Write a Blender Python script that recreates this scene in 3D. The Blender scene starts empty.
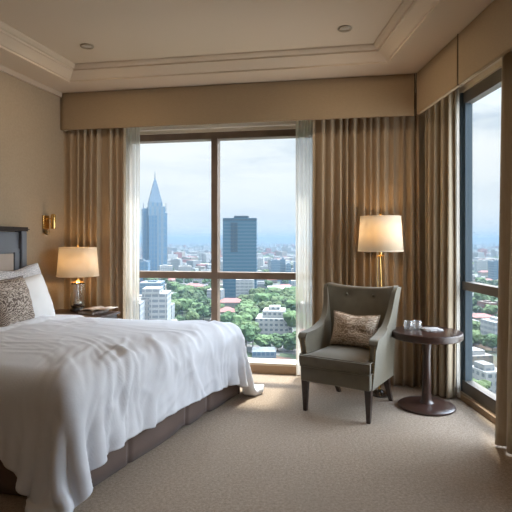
import bpy, bmesh, math, random
from mathutils import Vector, Matrix, noise
PI = math.pi
scene = bpy.context.scene
COL = scene.collection
CAMZ, F = 1.35, 500.0
random.seed(11)

# ------------------------------------------------------------------ helpers
def P(u, v, d):                      # a point of the place seen at (u, v), d metres ahead
    return Vector(((u-256)/F*d, d, CAMZ+(240-v)/F*d))

def link(name, bm, m=None, parent=None, smooth=False, angle=None):
    me = bpy.data.meshes.new(name)
    bmesh.ops.recalc_face_normals(bm, faces=bm.faces) if smooth != 'keep' else None
    bm.to_mesh(me); bm.free()
    o = bpy.data.objects.new(name, me); COL.objects.link(o)
    if m is not None:
        for x in (m if isinstance(m, (list, tuple)) else [m]): me.materials.append(x)
    if smooth:
        for p in me.polygons: p.use_smooth = True
        if angle:
            try: me.set_sharp_from_angle(angle=math.radians(angle))
            except Exception: pass
    if parent is not None: o.parent = parent
    return o

def tag(o, label=None, cat=None, group=None, kind=None):
    if label: o['label'] = label
    if cat: o['category'] = cat
    if group: o['group'] = group
    if kind: o['kind'] = kind
    return o

def empty(name, loc=(0, 0, 0), rz=0.0, **k):
    o = bpy.data.objects.new(name, None); COL.objects.link(o)
    o.location = loc; o.rotation_euler = (0, 0, rz); o.empty_display_size = .1
    return tag(o, **k)

def frame(origin, ax, ay, az):
    m = Matrix.Identity(4)
    for i, a in enumerate((ax, ay, az)):
        for r in range(3): m[r][i] = a[r]
    for r in range(3): m[r][3] = origin[r]
    return m

def add_box(bm, lo, hi, mtx=None, bevel=0.0, seg=2):
    vs = [bm.verts.new((x, y, z)) for x in (lo[0], hi[0]) for y in (lo[1], hi[1]) for z in (lo[2], hi[2])]
    f = [(0,1,3,2),(4,6,7,5),(0,4,5,1),(2,3,7,6),(0,2,6,4),(1,5,7,3)]
    fs = [bm.faces.new([vs[i] for i in q]) for q in f]
    if bevel > 0:
        es = list({e for q in fs for e in q.edges})
        r = bmesh.ops.bevel(bm, geom=es, offset=bevel, segments=seg, affect='EDGES', profile=.5)
        vs = list({v for v in vs if v.is_valid} | {v for q in r['faces'] for v in q.verts})
    if mtx is not None:
        for v in vs: v.co = mtx @ v.co
    return vs

def add_lathe(bm, prof, n=32, mtx=None, cap0=True, cap1=True):
    rings = []
    for r, z in prof:
        rings.append([bm.verts.new((r*math.cos(2*PI*i/n), r*math.sin(2*PI*i/n), z)) for i in range(n)])
    for a, b in zip(rings, rings[1:]):
        for i in range(n): bm.faces.new((a[i], a[(i+1) % n], b[(i+1) % n], b[i]))
    if cap0: bm.faces.new(rings[0][::-1])
    if cap1: bm.faces.new(rings[-1])
    if mtx is not None:
        for rg in rings:
            for v in rg: v.co = mtx @ v.co

def add_tube(bm, pts, rad, n=10):
    pts = [Vector(p) for p in pts]; rings = []
    up = Vector((.31, .2, .93)).normalized()
    for i, p in enumerate(pts):
        t = (pts[min(i+1, len(pts)-1)]-pts[max(i-1, 0)]).normalized()
        a = t.cross(up)
        if a.length < 1e-3: a = t.cross(Vector((1, 0, 0)))
        a.normalize(); b = t.cross(a)
        r = rad[i] if isinstance(rad, (list, tuple)) else rad
        rings.append([bm.verts.new(p+a*r*math.cos(2*PI*k/n)+b*r*math.sin(2*PI*k/n)) for k in range(n)])
    for a, b in zip(rings, rings[1:]):
        for i in range(n): bm.faces.new((a[i], a[(i+1) % n], b[(i+1) % n], b[i]))
    bm.faces.new(rings[0][::-1]); bm.faces.new(rings[-1])

def add_prism(bm, poly, z0, z1):
    a = [bm.verts.new((x, y, z0)) for x, y in poly]; b = [bm.verts.new((x, y, z1)) for x, y in poly]
    n = len(poly)
    bm.faces.new(a[::-1]); bm.faces.new(b)
    for i in range(n): bm.faces.new((a[i], a[(i+1) % n], b[(i+1) % n], b[i]))

def solidify(o, t, off=0.0):
    m = o.modifiers.new('thickness', 'SOLIDIFY'); m.thickness = t; m.offset = off; return o
def subsurf(o, n=1):
    m = o.modifiers.new('smooth', 'SUBSURF'); m.levels = n; m.render_levels = n; return o

# ------------------------------------------------------------------ materials
class NT:
    def __init__(s, name):
        s.m = bpy.data.materials.new(name); s.m.use_nodes = True
        s.t = s.m.node_tree; s.t.nodes.clear()
        s.out = s.t.nodes.new('ShaderNodeOutputMaterial')
    def n(s, kind, **kw):
        nd = s.t.nodes.new(kind)
        for k, v in kw.items():
            if k.startswith('i_'):
                key = k[2:].replace('_', ' '); nd.inputs[int(key) if key.isdigit() else key].default_value = v
            else: setattr(nd, k, v)
        return nd
    def l(s, a, b): s.t.links.new(a, b)
    def math(s, op, a, b=None):
        nd = s.n('ShaderNodeMath', operation=op)
        for i, x in enumerate((a, b)):
            if x is None: continue
            if isinstance(x, (int, float)): nd.inputs[i].default_value = x
            else: s.l(x, nd.inputs[i])
        return nd.outputs[0]
    def mix(s, fac, a, b):
        nd = s.n('ShaderNodeMix', data_type='RGBA')
        for i, x in ((0, fac), (6, a), (7, b)):
            if isinstance(x, (int, float)): nd.inputs[i].default_value = x
            elif isinstance(x, tuple): nd.inputs[i].default_value = (*x, 1) if len(x) == 3 else x
            else: s.l(x, nd.inputs[i])
        return nd.outputs[2]

def mat(name, col, rough=.6, metal=0.0, col2=None, nscale=20.0, bump=0.0, bscale=200.0, sheen=0.0, coat=0.0, stretch=None, spec=.5, coords='Object'):
    w = NT(name); b = w.n('ShaderNodeBsdfPrincipled')
    b.inputs['Base Color'].default_value = (*col, 1); b.inputs['Roughness'].default_value = rough
    b.inputs['Metallic'].default_value = metal; b.inputs['Specular IOR Level'].default_value = spec
    if sheen: b.inputs['Sheen Weight'].default_value = sheen; b.inputs['Sheen Roughness'].default_value = .5
    if coat: b.inputs['Coat Weight'].default_value = coat; b.inputs['Coat Roughness'].default_value = .15
    tc = w.n('ShaderNodeTexCoord'); vec = tc.outputs[coords]
    if stretch:
        mp = w.n('ShaderNodeMapping'); mp.inputs['Scale'].default_value = stretch; w.l(vec, mp.inputs[0]); vec = mp.outputs[0]
    if col2:
        nz = w.n('ShaderNodeTexNoise', i_Scale=nscale, i_Detail=5.0); w.l(vec, nz.inputs['Vector'])
        r = w.n('ShaderNodeMapRange'); r.inputs[1].default_value = .35; r.inputs[2].default_value = .65
        w.l(nz.outputs[0], r.inputs[0])
        w.l(w.mix(r.outputs[0], col, col2), b.inputs['Base Color'])
    if bump:
        nz = w.n('ShaderNodeTexNoise', i_Scale=bscale, i_Detail=3.0); w.l(vec, nz.inputs['Vector'])
        bp = w.n('ShaderNodeBump', i_Strength=bump, i_Distance=.01); w.l(nz.outputs[0], bp.inputs['Height']); w.l(bp.outputs[0], b.inputs['Normal'])
    w.l(b.outputs[0], w.out.inputs[0])
    return w.m

def emit(name, col, s):
    w = NT(name); e = w.n('ShaderNodeEmission', i_Strength=s); e.inputs[0].default_value = (*col, 1); w.l(e.outputs[0], w.out.inputs[0]); return w.m

def fabric_thin(name, col, trans, transl=.5, bump=0.0):
    """thin cloth: diffuse + translucent, `trans` of it open weave"""
    w = NT(name); d = w.n('ShaderNodeBsdfDiffuse'); t = w.n('ShaderNodeBsdfTranslucent')
    for x in (d, t): x.inputs[0].default_value = (*col, 1)
    m = w.n('ShaderNodeMixShader', i_0=transl); w.l(d.outputs[0], m.inputs[1]); w.l(t.outputs[0], m.inputs[2])
    o = m.outputs[0]
    if trans:
        tr = w.n('ShaderNodeBsdfTransparent'); m2 = w.n('ShaderNodeMixShader', i_0=trans)
        w.l(o, m2.inputs[1]); w.l(tr.outputs[0], m2.inputs[2]); o = m2.outputs[0]
    w.l(o, w.out.inputs[0]); return w.m

def pane_glass(name, tint=(.93, .96, .97)):
    w = NT(name); tr = w.n('ShaderNodeBsdfTransparent'); tr.inputs[0].default_value = (*tint, 1)
    g = w.n('ShaderNodeBsdfGlossy', i_Roughness=.02); lw = w.n('ShaderNodeLayerWeight', i_Blend=.5)
    m = w.n('ShaderNodeMixShader'); w.l(w.math('ADD', w.math('MULTIPLY', w.math('POWER', lw.outputs[1], 5.0), .5), .004), m.inputs[0]); w.l(tr.outputs[0], m.inputs[1]); w.l(g.outputs[0], m.inputs[2])
    w.l(m.outputs[0], w.out.inputs[0]); return w.m

def clear_glass(name, tint=(.95, .97, .97)):
    w = NT(name); b = w.n('ShaderNodeBsdfPrincipled'); b.inputs['Base Color'].default_value = (*tint, 1)
    b.inputs['Roughness'].default_value = .02; b.inputs['Transmission Weight'].default_value = 1.0; b.inputs['IOR'].default_value = 1.45
    w.l(b.outputs[0], w.out.inputs[0]); return w.m

def thin_glass(name):
    w = NT(name); tr = w.n('ShaderNodeBsdfTransparent'); g = w.n('ShaderNodeBsdfGlossy', i_Roughness=.04); d = w.n('ShaderNodeBsdfTranslucent'); d.inputs[0].default_value = (.9, .9, .9, 1)
    lw = w.n('ShaderNodeLayerWeight', i_Blend=.35); m = w.n('ShaderNodeMixShader'); w.l(w.math('ADD', w.math('MULTIPLY', lw.outputs[1], .6), .10), m.inputs[0]); w.l(tr.outputs[0], m.inputs[1]); w.l(g.outputs[0], m.inputs[2])
    m2 = w.n('ShaderNodeMixShader', i_0=.16); w.l(m.outputs[0], m2.inputs[1]); w.l(d.outputs[0], m2.inputs[2]); w.l(m2.outputs[0], w.out.inputs[0]); return w.m

def scroll_fabric(name, a, b, scale=14.0):
    """woven cushion cover with a swirling damask-like figure"""
    w = NT(name); bs = w.n('ShaderNodeBsdfPrincipled', i_Roughness=.75)
    tc = w.n('ShaderNodeTexCoord'); nz = w.n('ShaderNodeTexNoise', i_Scale=scale*.55, i_Detail=1.0, i_Distortion=1.2); w.l(tc.outputs['Object'], nz.inputs['Vector'])
    wv = w.n('ShaderNodeTexWave', wave_type='RINGS', i_Scale=scale*.5, i_Distortion=9.0, i_Detail=1.5, i_Detail_Scale=1.4)
    w.l(tc.outputs['Object'], wv.inputs['Vector'])
    s = w.math('ADD', w.math('MULTIPLY', nz.outputs[0], .5), w.math('MULTIPLY', wv.outputs[1], .5))
    r = w.n('ShaderNodeMapRange'); r.inputs[1].default_value = .42; r.inputs[2].default_value = .56; w.l(s, r.inputs[0])
    w.l(w.mix(r.outputs[0], a, b), bs.inputs['Base Color'])
    bp = w.n('ShaderNodeBump', i_Strength=.25, i_Distance=.004); w.l(r.outputs[0], bp.inputs['Height']); w.l(bp.outputs[0], bs.inputs['Normal'])
    w.l(bs.outputs[0], w.out.inputs[0]); return w.m

def facade(name, wall, glass, roof, fw=3.0, fh=3.4, wx=(.2, .8), wz=(.3, .8), rough=.25, vary=.0, spec=.5):
    w = NT(name); b = w.n('ShaderNodeBsdfPrincipled', i_Specular_IOR_Level=spec)
    wall = tuple(c*.50 for c in wall); roof = tuple(c*.46 for c in roof)
    tc = w.n('ShaderNodeTexCoord'); sx = w.n('ShaderNodeSeparateXYZ'); w.l(tc.outputs['Object'], sx.inputs[0])
    g = w.n('ShaderNodeNewGeometry'); sn = w.n('ShaderNodeSeparateXYZ'); w.l(g.outputs['Normal'], sn.inputs[0])
    hx = w.math('FRACT', w.math('DIVIDE', w.math('ADD', w.math('ADD', sx.outputs[0], sx.outputs[1]), 500.0), fw))
    hz = w.math('FRACT', w.math('DIVIDE', w.math('ADD', sx.outputs[2], 500.0), fh))
    mk = w.math('MULTIPLY', w.math('MULTIPLY', w.math('GREATER_THAN', hx, wx[0]), w.math('LESS_THAN', hx, wx[1])),
                w.math('MULTIPLY', w.math('GREATER_THAN', hz, wz[0]), w.math('LESS_THAN', hz, wz[1])))
    col = wall
    if vary:
        oi = w.n('ShaderNodeObjectInfo'); hs = w.n('ShaderNodeHueSaturation'); hs.inputs['Color'].default_value = (*wall, 1)
        w.l(w.math('ADD', w.math('MULTIPLY', oi.outputs['Random'], vary), 1-vary*.5), hs.inputs['Value']); col = hs.outputs[0]
    nz = w.n('ShaderNodeTexNoise', i_Scale=.12, i_Detail=4.0); w.l(tc.outputs['Object'], nz.inputs['Vector'])
    rf = w.mix(nz.outputs[0], tuple(c*.6 for c in roof), tuple(min(1, c*1.4) for c in roof))
    c = w.mix(mk, col, glass)
    c = w.mix(w.math('GREATER_THAN', sn.outputs[2], .35), c, rf)
    w.l(c, b.inputs['Base Color'])
    r = w.n('ShaderNodeMapRange'); r.inputs[3].default_value = .8; r.inputs[4].default_value = rough; w.l(mk, r.inputs[0]); w.l(r.outputs[0], b.inputs['Roughness'])
    w.l(b.outputs[0], w.out.inputs[0]); return w.m

def wood(name, a, b, rough=.3, coat=.3, scale=3.0):
    w = NT(name); bs = w.n('ShaderNodeBsdfPrincipled', i_Roughness=rough, i_Coat_Weight=coat, i_Coat_Roughness=.12)
    tc = w.n('ShaderNodeTexCoord'); mp = w.n('ShaderNodeMapping'); mp.inputs['Scale'].default_value = (scale*6, scale, scale*6); w.l(tc.outputs['Object'], mp.inputs[0])
    nz = w.n('ShaderNodeTexNoise', i_Scale=2.0, i_Detail=6.0, i_Distortion=1.0); w.l(mp.outputs[0], nz.inputs['Vector'])
    w.l(w.mix(nz.outputs[0], a, b), bs.inputs['Base Color']); w.l(bs.outputs[0], w.out.inputs[0]); return w.m

def carpet_mat():
    w = NT('carpet_pile'); bs = w.n('ShaderNodeBsdfPrincipled', i_Roughness=.95, i_Specular_IOR_Level=.1, i_Sheen_Weight=.15)
    tc = w.n('ShaderNodeTexCoord')
    n1 = w.n('ShaderNodeTexNoise', i_Scale=60.0, i_Detail=6.0, i_Roughness=.85); n2 = w.n('ShaderNodeTexNoise', i_Scale=2.2, i_Detail=4.0); n3 = w.n('ShaderNodeTexVoronoi', i_Scale=420.0)
    for n in (n1, n2, n3): w.l(tc.outputs['Object'], n.inputs['Vector'])
    rr = w.n('ShaderNodeMapRange'); rr.inputs[1].default_value = .34; rr.inputs[2].default_value = .66; w.l(n1.outputs[0], rr.inputs[0])
    c = w.mix(rr.outputs[0], (.20, .146, .103), (.53, .415, .315))
    r = w.n('ShaderNodeMapRange'); r.inputs[1].default_value = .3; r.inputs[2].default_value = .7; r.inputs[3].default_value = 0; r.inputs[4].default_value = .3; w.l(n2.outputs[0], r.inputs[0])
    c = w.mix(r.outputs[0], c, (.30, .235, .18))
    w.l(c, bs.inputs['Base Color'])
    bp = w.n('ShaderNodeBump', i_Strength=.5, i_Distance=.006); w.l(w.math('ADD', n1.outputs[0], n3.outputs[0]), bp.inputs['Height']); w.l(bp.outputs[0], bs.inputs['Normal'])
    w.l(bs.outputs[0], w.out.inputs[0]); return w.m

M = dict(
    carpet=carpet_mat(),
    wall=mat('wallpaper_tan', (.375, .285, .192), .8, col2=(.34, .258, .172), nscale=60, bump=.08, bscale=300),
    cream=mat('cream_paint', (.62, .53, .41), .6),
    pale=mat('pale_trim_paint', (.80, .73, .62), .5),
    ceiling=mat('ceiling_paint', (.61, .485, .36), .8),
    pelmet=mat('pelmet_fabric', (.385, .28, .17), .85, col2=(.355, .256, .155), nscale=40, stretch=(1, 1, 6), bump=.15, bscale=400),
    pelmet_gap_shade=mat('pelmet_gap_shade', (.06, .042, .026), .9),
    curtain=mat('curtain_fabric', (.42, .312, .202), .75, col2=(.37, .272, .175), nscale=30, stretch=(4, 4, .3), bump=.12, bscale=500, sheen=.15),
    curtain_pale=mat('curtain_fabric_pale', (.50, .41, .29), .75, col2=(.45, .365, .255), nscale=30, stretch=(4, 4, .3), bump=.12, bscale=500, sheen=.15),
    sheer=fabric_thin('sheer_voile', (.84, .80, .73), .30, .55),
    bronze=mat('bronze_window_frame', (.235, .165, .115), .45, metal=.15, col2=(.20, .14, .10), nscale=8),
    greymetal=mat('grey_window_frame', (.17, .15, .13), .4, metal=.3),
    bluemetal=mat('blue_grey_jamb', (.075, .105, .13), .35, metal=.2),
    glass=pane_glass('window_glass'),
    woodtrim=wood('sill_wood', (.33, .21, .12), (.42, .28, .165), .5, .1),
    duvet=mat('duvet_cotton', (.73, .75, .80), .8, bump=.06, bscale=120, sheen=.1),
    pillow=mat('pillow_cotton', (.82, .81, .80), .8, bump=.05, bscale=100),
    sham=scroll_fabric('grey_pattern_sham', (.42, .42, .45), (.72, .71, .72), 60),
    brownscroll=scroll_fabric('brown_scroll_fabric', (.115, .08, .062), (.50, .42, .355), 58),
    beigescroll=scroll_fabric('beige_scroll_fabric', (.33, .235, .16), (.66, .54, .42), 56),
    skirt=mat('bed_skirt_fabric', (.135, .092, .077), .8, bump=.1, bscale=300, sheen=.1),
    mattress=mat('mattress_ticking', (.6, .58, .55), .9),
    headgrey=mat('headboard_blue_grey', (.125, .135, .16), .5, col2=(.115, .125, .148), nscale=10),
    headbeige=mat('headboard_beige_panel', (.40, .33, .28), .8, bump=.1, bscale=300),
    darkwood=wood('dark_mahogany', (.032, .014, .010), (.058, .027, .020), .34, .22),
    espresso=wood('espresso_leg', (.022, .012, .009), (.04, .022, .016), .3, .4),
    capwood=wood('headboard_cap_wood', (.022, .013, .010), (.04, .024, .018), .8, .0),
    chair=mat('olive_velvet', (.14, .118, .075), .6, col2=(.118, .10, .064), nscale=12, bump=.05, bscale=400, sheen=.35),
    nail=mat('antique_brass_nails', (.30, .22, .12), .35, metal=1.0),
    brass=mat('polished_brass', (.80, .52, .20), .22, metal=1.0),
    shade=fabric_thin('lamp_shade_linen', (.90, .82, .68), 0, .5),
    bulb=emit('warm_bulb', (1.0, .62, .28), 10.0),
    glassclear=clear_glass('clear_glass'), tumbler=thin_glass('tumbler_glass'),
    darkbase=mat('dark_lamp_base', (.03, .022, .018), .2, coat=.5),
    fixture=mat('fixture_metal', (.36, .29, .21), .4, metal=.4),
    lampface=emit('downlight_face', (1.0, .80, .58), .22),
    paper=mat('magazine_paper', (.62, .58, .54), .5, col2=(.35, .27, .22), nscale=14),
    cover=mat('dark_book_cover', (.10, .055, .04), .4),
    napkin=mat('napkin_cloth', (.50, .49, .50), .8, col2=(.62, .61, .61), nscale=30),
    silver=mat('silver_metal', (.75, .74, .72), .2, metal=1.0),
)

# ------------------------------------------------------------------ the room's lines
PR = Vector((1.408, 4.4, 0)); PL = Vector((-1.96, 5.0, 0))
b_ = (PL-PR).normalized(); nb = Vector((-b_.y, b_.x, 0)); nb = nb if nb.y > 0 else -nb     # along the back wall to the left / outward
r_ = Vector((.032, -1, 0)).normalized(); nr = Vector((1, .032, 0)).normalized()            # along the right wall to the viewer / outward
l_ = Vector((-.25, -1, 0)).normalized(); nl = Vector((-1, .25, 0)).normalized()
WB, WR = .45, .35                                     # pelmet front to wall
def BK(t, off, z=0.0): return PR + b_*t + nb*off + Vector((0, 0, z))
def RT(s, off, z=0.0): return PR + r_*s + nr*off + Vector((0, 0, z))
def LF(s, off, z=0.0): return PL + l_*s + nl*off + Vector((0, 0, z))
def isect(p, d, q, e):
    k = ((q.x-p.x)*e.y-(q.y-p.y)*e.x)/(d.x*e.y-d.y*e.x); return p+d*k
YB = -2.6
def ring(ob, orr, ol, oy):       # room outline; offsets are measured inwards from the walls
    Lb = (BK(0, WB-ob), b_); Lr = (RT(0, WR-orr), r_); Ll = (LF(0, -ol), l_); Lq = (Vector((0, YB+oy, 0)), Vector((1, 0, 0)))
    return [isect(*Ll, *Lb), isect(*Lr, *Lb), isect(*Lr, *Lq), isect(*Ll, *Lq)]
ZS, ZC = 2.82, 2.93

def wall_piece(bm, A, B, out, th, z0, z1, a0=None, a1=None):
    """box from A to B (ground points) with thickness th along `out`"""
    d = (B-A).normalized(); L = (B-A).length
    a0 = 0 if a0 is None else a0; a1 = L if a1 is None else a1
    q = [A+d*a0, A+d*a1, A+d*a1+out*th, A+d*a0+out*th]
    add_prism(bm, [(p.x, p.y) for p in q], z0, z1)

TH = .25
c = ring(0, 0, 0, 0)
# back wall, running left from corner c[1]; window between t = .86 and 2.99
t_of = lambda p: (p-PR-nb*WB).dot(b_)
W1A, W1B, W1Z0, W1Z1 = .87, 2.975, .085, 2.475
bm = bmesh.new(); tc0, tc1 = t_of(c[1]), t_of(c[0])
for (a0, a1, z0, z1) in ((tc0-TH, W1A, 0, 3.05), (W1B, tc1+TH, 0, 3.05), (W1A, W1B, W1Z1, 3.05), (W1A, W1B, 0, W1Z0-.03)):
    wall_piece(bm, BK(a0, WB), BK(a1, WB), nb, TH, z0, z1)
tag(link('wall_back', bm, M['cream']), kind='structure')
s_of = lambda y: (PR.y-y)/-r_.y
W2A, W2B, W2Z0, W2Z1 = s_of(4.32), s_of(1.7), .05, 2.615
bm = bmesh.new(); s0, s1 = (c[1]-PR).dot(r_), (c[2]-PR).dot(r_)
for (a0, a1, z0, z1) in ((s0, W2A, 0, 3.05), (W2B, s1, 0, 3.05), (W2A, W2B, W2Z1, 3.05), (W2A, W2B, 0, W2Z0)):
    wall_piece(bm, RT(a0, WR), RT(a1, WR), nr, .10, z0, z1)
tag(link('wall_right', bm, M['cream']), kind='structure')
bm = bmesh.new(); wall_piece(bm, c[0], c[3], nl, TH, 0, 3.05); tag(link('wall_left', bm, M['wall']), kind='structure')
bm = bmesh.new(); wall_piece(bm, c[3]-Vector((TH, 0, 0)), c[2]+Vector((TH, 0, 0)), Vector((0, -1, 0)), TH, 0, 3.05); tag(link('wall_rear', bm, M['wall']), kind='structure')
bm = bmesh.new(); co = ring(-TH, -TH, -TH, -TH); add_prism(bm, [(p.x, p.y) for p in co], -.2, 0); tag(link('floor', bm, M['carpet']), kind='structure')
# ceiling: flat border, moulded cove, raised tray
prof = [(-TH, ZS), (.30, ZS), (.302, ZS+.014), (.318, ZS+.016), (.345, ZS+.034), (.39, ZS+.062), (.405, ZS+.064), (.407, ZS+.078), (.43, ZS+.082), (.452, ZS+.098), (.455, ZC), (.475, ZC)]
bm = bmesh.new(); prev = None
for d, z in prof:
    if d < 0: rg = ring(d, d, d, d)
    else: rg = ring(d+WB, d+WR+.02, d, d+.2)
    vs = [bm.verts.new((p.x, p.y, z)) for p in rg]
    if prev:
        for i in range(4): bm.faces.new((prev[i], prev[(i+1) % 4], vs[(i+1) % 4], vs[i]))
    prev = vs
bm.faces.new(prev)
tag(solidify(link('ceiling', bm, M['ceiling']), .03, 1.0), kind='structure')
# cornice strip where wall meets ceiling on the left wall
bm = bmesh.new(); wall_piece(bm, LF(-.42, -.001), LF(7.4, -.001), -nl, .022, ZS-.045, ZS)
tag(link('trim_1', bm, M['ceiling']), kind='structure')
bm = bmesh.new(); wall_piece(bm, LF(-.42, -.001), LF(7.4, -.001), -nl, .016, 0, .11)
tag(link('baseboard_left', bm, M['cream']), kind='structure')
# light ledges above both windows, wooden upstands below
bm = bmesh.new(); wall_piece(bm, BK(W1A-.1, WB-.001), BK(W1B+.1, WB-.001), -nb, .05, 2.505, 2.545); tag(link('trim_2', bm, M['pale']), kind='structure')
bm = bmesh.new(); wall_piece(bm, RT(W2A-.05, WR-.001), RT(W2B, WR-.001), -nr, .03, 2.66, 2.69); tag(link('trim_3', bm, M['cream']), kind='structure')
bm = bmesh.new(); wall_piece(bm, BK(W1A-.2, WB-.001), BK(W1B+.2, WB-.001), -nb, .03, 0, W1Z0-.005); tag(link('baseboard_back', bm, M['woodtrim']), kind='structure')
bm = bmesh.new(); wall_piece(bm, RT(W2A-.05, WR-.001), RT(W2B, WR-.001), -nr, .03, 0, W2Z0-.002); tag(link('baseboard_right', bm, M['woodtrim']), kind='structure')

# windows -------------------------------------------------------------
def bar(name, A, B, out, th, z0, z1, m, parent):
    bm = bmesh.new(); wall_piece(bm, A, B, out, th, z0, z1); return link(name, bm, m, parent)
w1 = empty('window_1', BK((W1A+W1B)/2, WB), kind='structure'); w1i = w1.matrix_basis.inverted()
def reparent(parent):
    inv = Matrix.Translation(parent.location).inverted()
    for ch in [o for o in bpy.data.objects if o.parent == parent]: ch.matrix_parent_inverse = inv
TM, HW = 1.955, .033
fo = WB+.03
bar('frame_jamb', BK(W1A, fo), BK(W1A+.06, fo), nb, .12, W1Z0, W1Z1, M['bronze'], w1)
bar('frame_jamb', BK(W1B-.06, fo), BK(W1B, fo), nb, .12, W1Z0, W1Z1, M['bronze'], w1)
bar('frame_head', BK(W1A, fo), BK(W1B, fo), nb, .12, W1Z1-.07, W1Z1, M['bronze'], w1)
bar('frame_sill', BK(W1A, WB-.03), BK(W1B, WB-.03), nb, .2, W1Z0-.03, W1Z0+.018, M['cream'], w1)
bar('mullion', BK(TM-HW, fo-.01), BK(TM+HW, fo-.01), nb, .12, W1Z0+.012, W1Z1-.065, M['bronze'], w1)
for a, b in ((W1A+.055, TM-HW), (TM+HW, W1B-.055)):
    bar('transom', BK(a, fo-.005), BK(b, fo-.005), nb, .11, .945, 1.015, M['bronze'], w1)
    bar('pane', BK(a, fo+.06), BK(b, fo+.06), nb, .006, W1Z0+.012, .95, M['glass'], w1)
    bar('pane', BK(a, fo+.06), BK(b, fo+.06), nb, .006, 1.01, W1Z1-.06, M['glass'], w1)
reparent(w1)
w2 = empty('window_2', RT(W2A, WR), kind='structure'); fo = WR+.02
bar('frame_jamb', RT(W2A, WR), RT(W2A+.035, WR), nr, .10, W2Z0, W2Z1, M['bluemetal'], w2)
bar('frame_jamb', RT(W2A+.035, fo), RT(W2A+.075, fo), nr, .05, W2Z0+.09, W2Z1-.09, M['bluemetal'], w2)
bar('frame_jamb', RT(W2B-.08, fo), RT(W2B, fo), nr, .07, W2Z0, W2Z1, M['greymetal'], w2)
bar('frame_head', RT(W2A+.035, fo), RT(W2B, fo), nr, .07, W2Z1-.10, W2Z1, M['greymetal'], w2)
bar('frame_sill', RT(W2A+.035, fo-.01), RT(W2B, fo-.01), nr, .08, W2Z0, W2Z0+.10, M['greymetal'], w2)
bar('transom', RT(W2A+.035, fo-.01), RT(W2B, fo-.01), nr, .075, .925, .995, M['greymetal'], w2)
SM = (W2A+W2B)/2
bar('mullion', RT(SM-.04, fo-.015), RT(SM+.04, fo-.015), nr, .1, W2Z0+.1, W2Z1-.1, M['greymetal'], w2)
for a, b in ((W2A+.075, SM-.04), (SM+.04, W2B-.08)):
    bar('pane', RT(a, fo+.025), RT(b, fo+.025), nr, .006, W2Z0+.1, .93, M['glass'], w2)
    bar('pane', RT(a, fo+.025), RT(b, fo+.025), nr, .006, .99, W2Z1-.1, M['glass'], w2)
reparent(w2)

# ------------------------------------------------------------------ pelmets
PZ0, PZ1 = 2.45, 2.815
def pelmet(A, B, out, label, ret0=False, ret1=False):
    d = (B-A).normalized(); o = Vector(((A.x+B.x)/2, (A.y+B.y)/2, PZ0))
    root = empty('window_pelmet', o, label=label, cat='pelmet')
    bm = bmesh.new(); wall_piece(bm, A, B, out, .03, PZ0, PZ1)
    bmesh.ops.bevel(bm, geom=list(bm.edges), offset=.005, segments=2, affect='EDGES')
    link('board', bm, M['pelmet'], root, True, 40)
    for q_ in (A-d*.006, B+d*.0005)[:1]:
        bm = bmesh.new(); wall_piece(bm, q_-out*.002, q_+d*.0065-out*.002, out, .034, PZ0, PZ1); link('gap_strip', bm, M['pelmet_gap_shade'], root)  # dark strip whose colour stands in for the shaded gap between pelmet boards
    if ret0: bm = bmesh.new(); wall_piece(bm, A+d*.001, A+d*.031, out, .40, PZ0, PZ1) ; link('side_return', bm, M['pelmet'], root)
    if ret1: bm = bmesh.new(); wall_piece(bm, B-d*.036, B-d*.006, out, .38, PZ0, PZ1) ; link('side_return', bm, M['pelmet'], root)
    reparent(root); return root
LB = (PL-PR).length
pelmet(BK(.012, 0), BK(LB, 0), nb, 'long tan fabric pelmet along the top of the back wall', ret1=True)
sA, sB = s_of(3.56), s_of(2.83)
pelmet(RT(.012, 0), RT(sA-.007, 0), nr, 'short tan fabric pelmet section in the room corner above the beige curtain')
pelmet(RT(sA+.007, 0), RT(sB-.005, 0), nr, 'tan fabric pelmet section over the glass of the side window')
pelmet(RT(sB+.005, 0), RT(s_of(.1), 0), nr, 'tan fabric pelmet section above the nearest curtain, cut by the photo edge')

# ------------------------------------------------------------------ curtains
def curtain(name, A, B, z0, z1, folds, amp, m, label, cat='curtain', seed=0, flare=0.0, thick=.004, group=None, out=None, lift=0.0):
    rnd = random.Random(seed)
    d = (B-A).normalized(); L = (B-A).length
    nrm = Vector((-d.y, d.x, 0))
    nx, nz = max(24, int(folds*14)), 26
    ph = [rnd.uniform(-.7, .7) for _ in range(int(folds)+4)]
    am = [rnd.uniform(.5, 1.3) for _ in range(int(folds)+4)]
    o = (A+B)/2
    bm = bmesh.new(); V = []
    for i in range(nx+1):
        a = i/nx; x = a*folds+.55*noise.noise(Vector((a*folds*.42, seed*3.7, 0)))+.25*noise.noise(Vector((a*folds*1.1, seed*1.7, 5))); x = max(0, x); k = int(x); f = x-k
        e = f*f*(3-2*f)
        p = ph[k]*(1-e)+ph[k+1]*e; g = am[k]*(1-e)+am[k+1]*e
        row = []
        for j in range(nz+1):
            h = j/nz; z = z0+(z1-z0)*h
            drop = 1-h
            phase = 2*PI*x + p*(1.0+1.0*drop) + .5*math.sin(3.1*h+k*.7)*drop
            w = amp*g*(.55+.6*drop**.7)*(math.sin(phase)+.12*math.sin(2*phase+p*4))
            w += .012*drop*noise.noise(Vector((a*L*5, h*2.0, seed)))
            aa = a*L + .010*math.cos(phase)*drop*1.2 + flare*drop**2.2*(a-.5)*L
            q = A + d*aa + nrm*w - o
            zz = z - (z0 if 0 else 0)
            row.append(bm.verts.new((q.x, q.y, zz)))
        V.append(row)
    for i in range(nx):
        for j in range(nz): bm.faces.new((V[i][j], V[i+1][j], V[i+1][j+1], V[i][j+1]))
    ob = link(name, bm, m, None, True)
    ob.location = (o.x, o.y, 0)
    if thick: solidify(ob, thick, 0.0)
    tag(ob, label, cat, group)
    return ob
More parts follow.
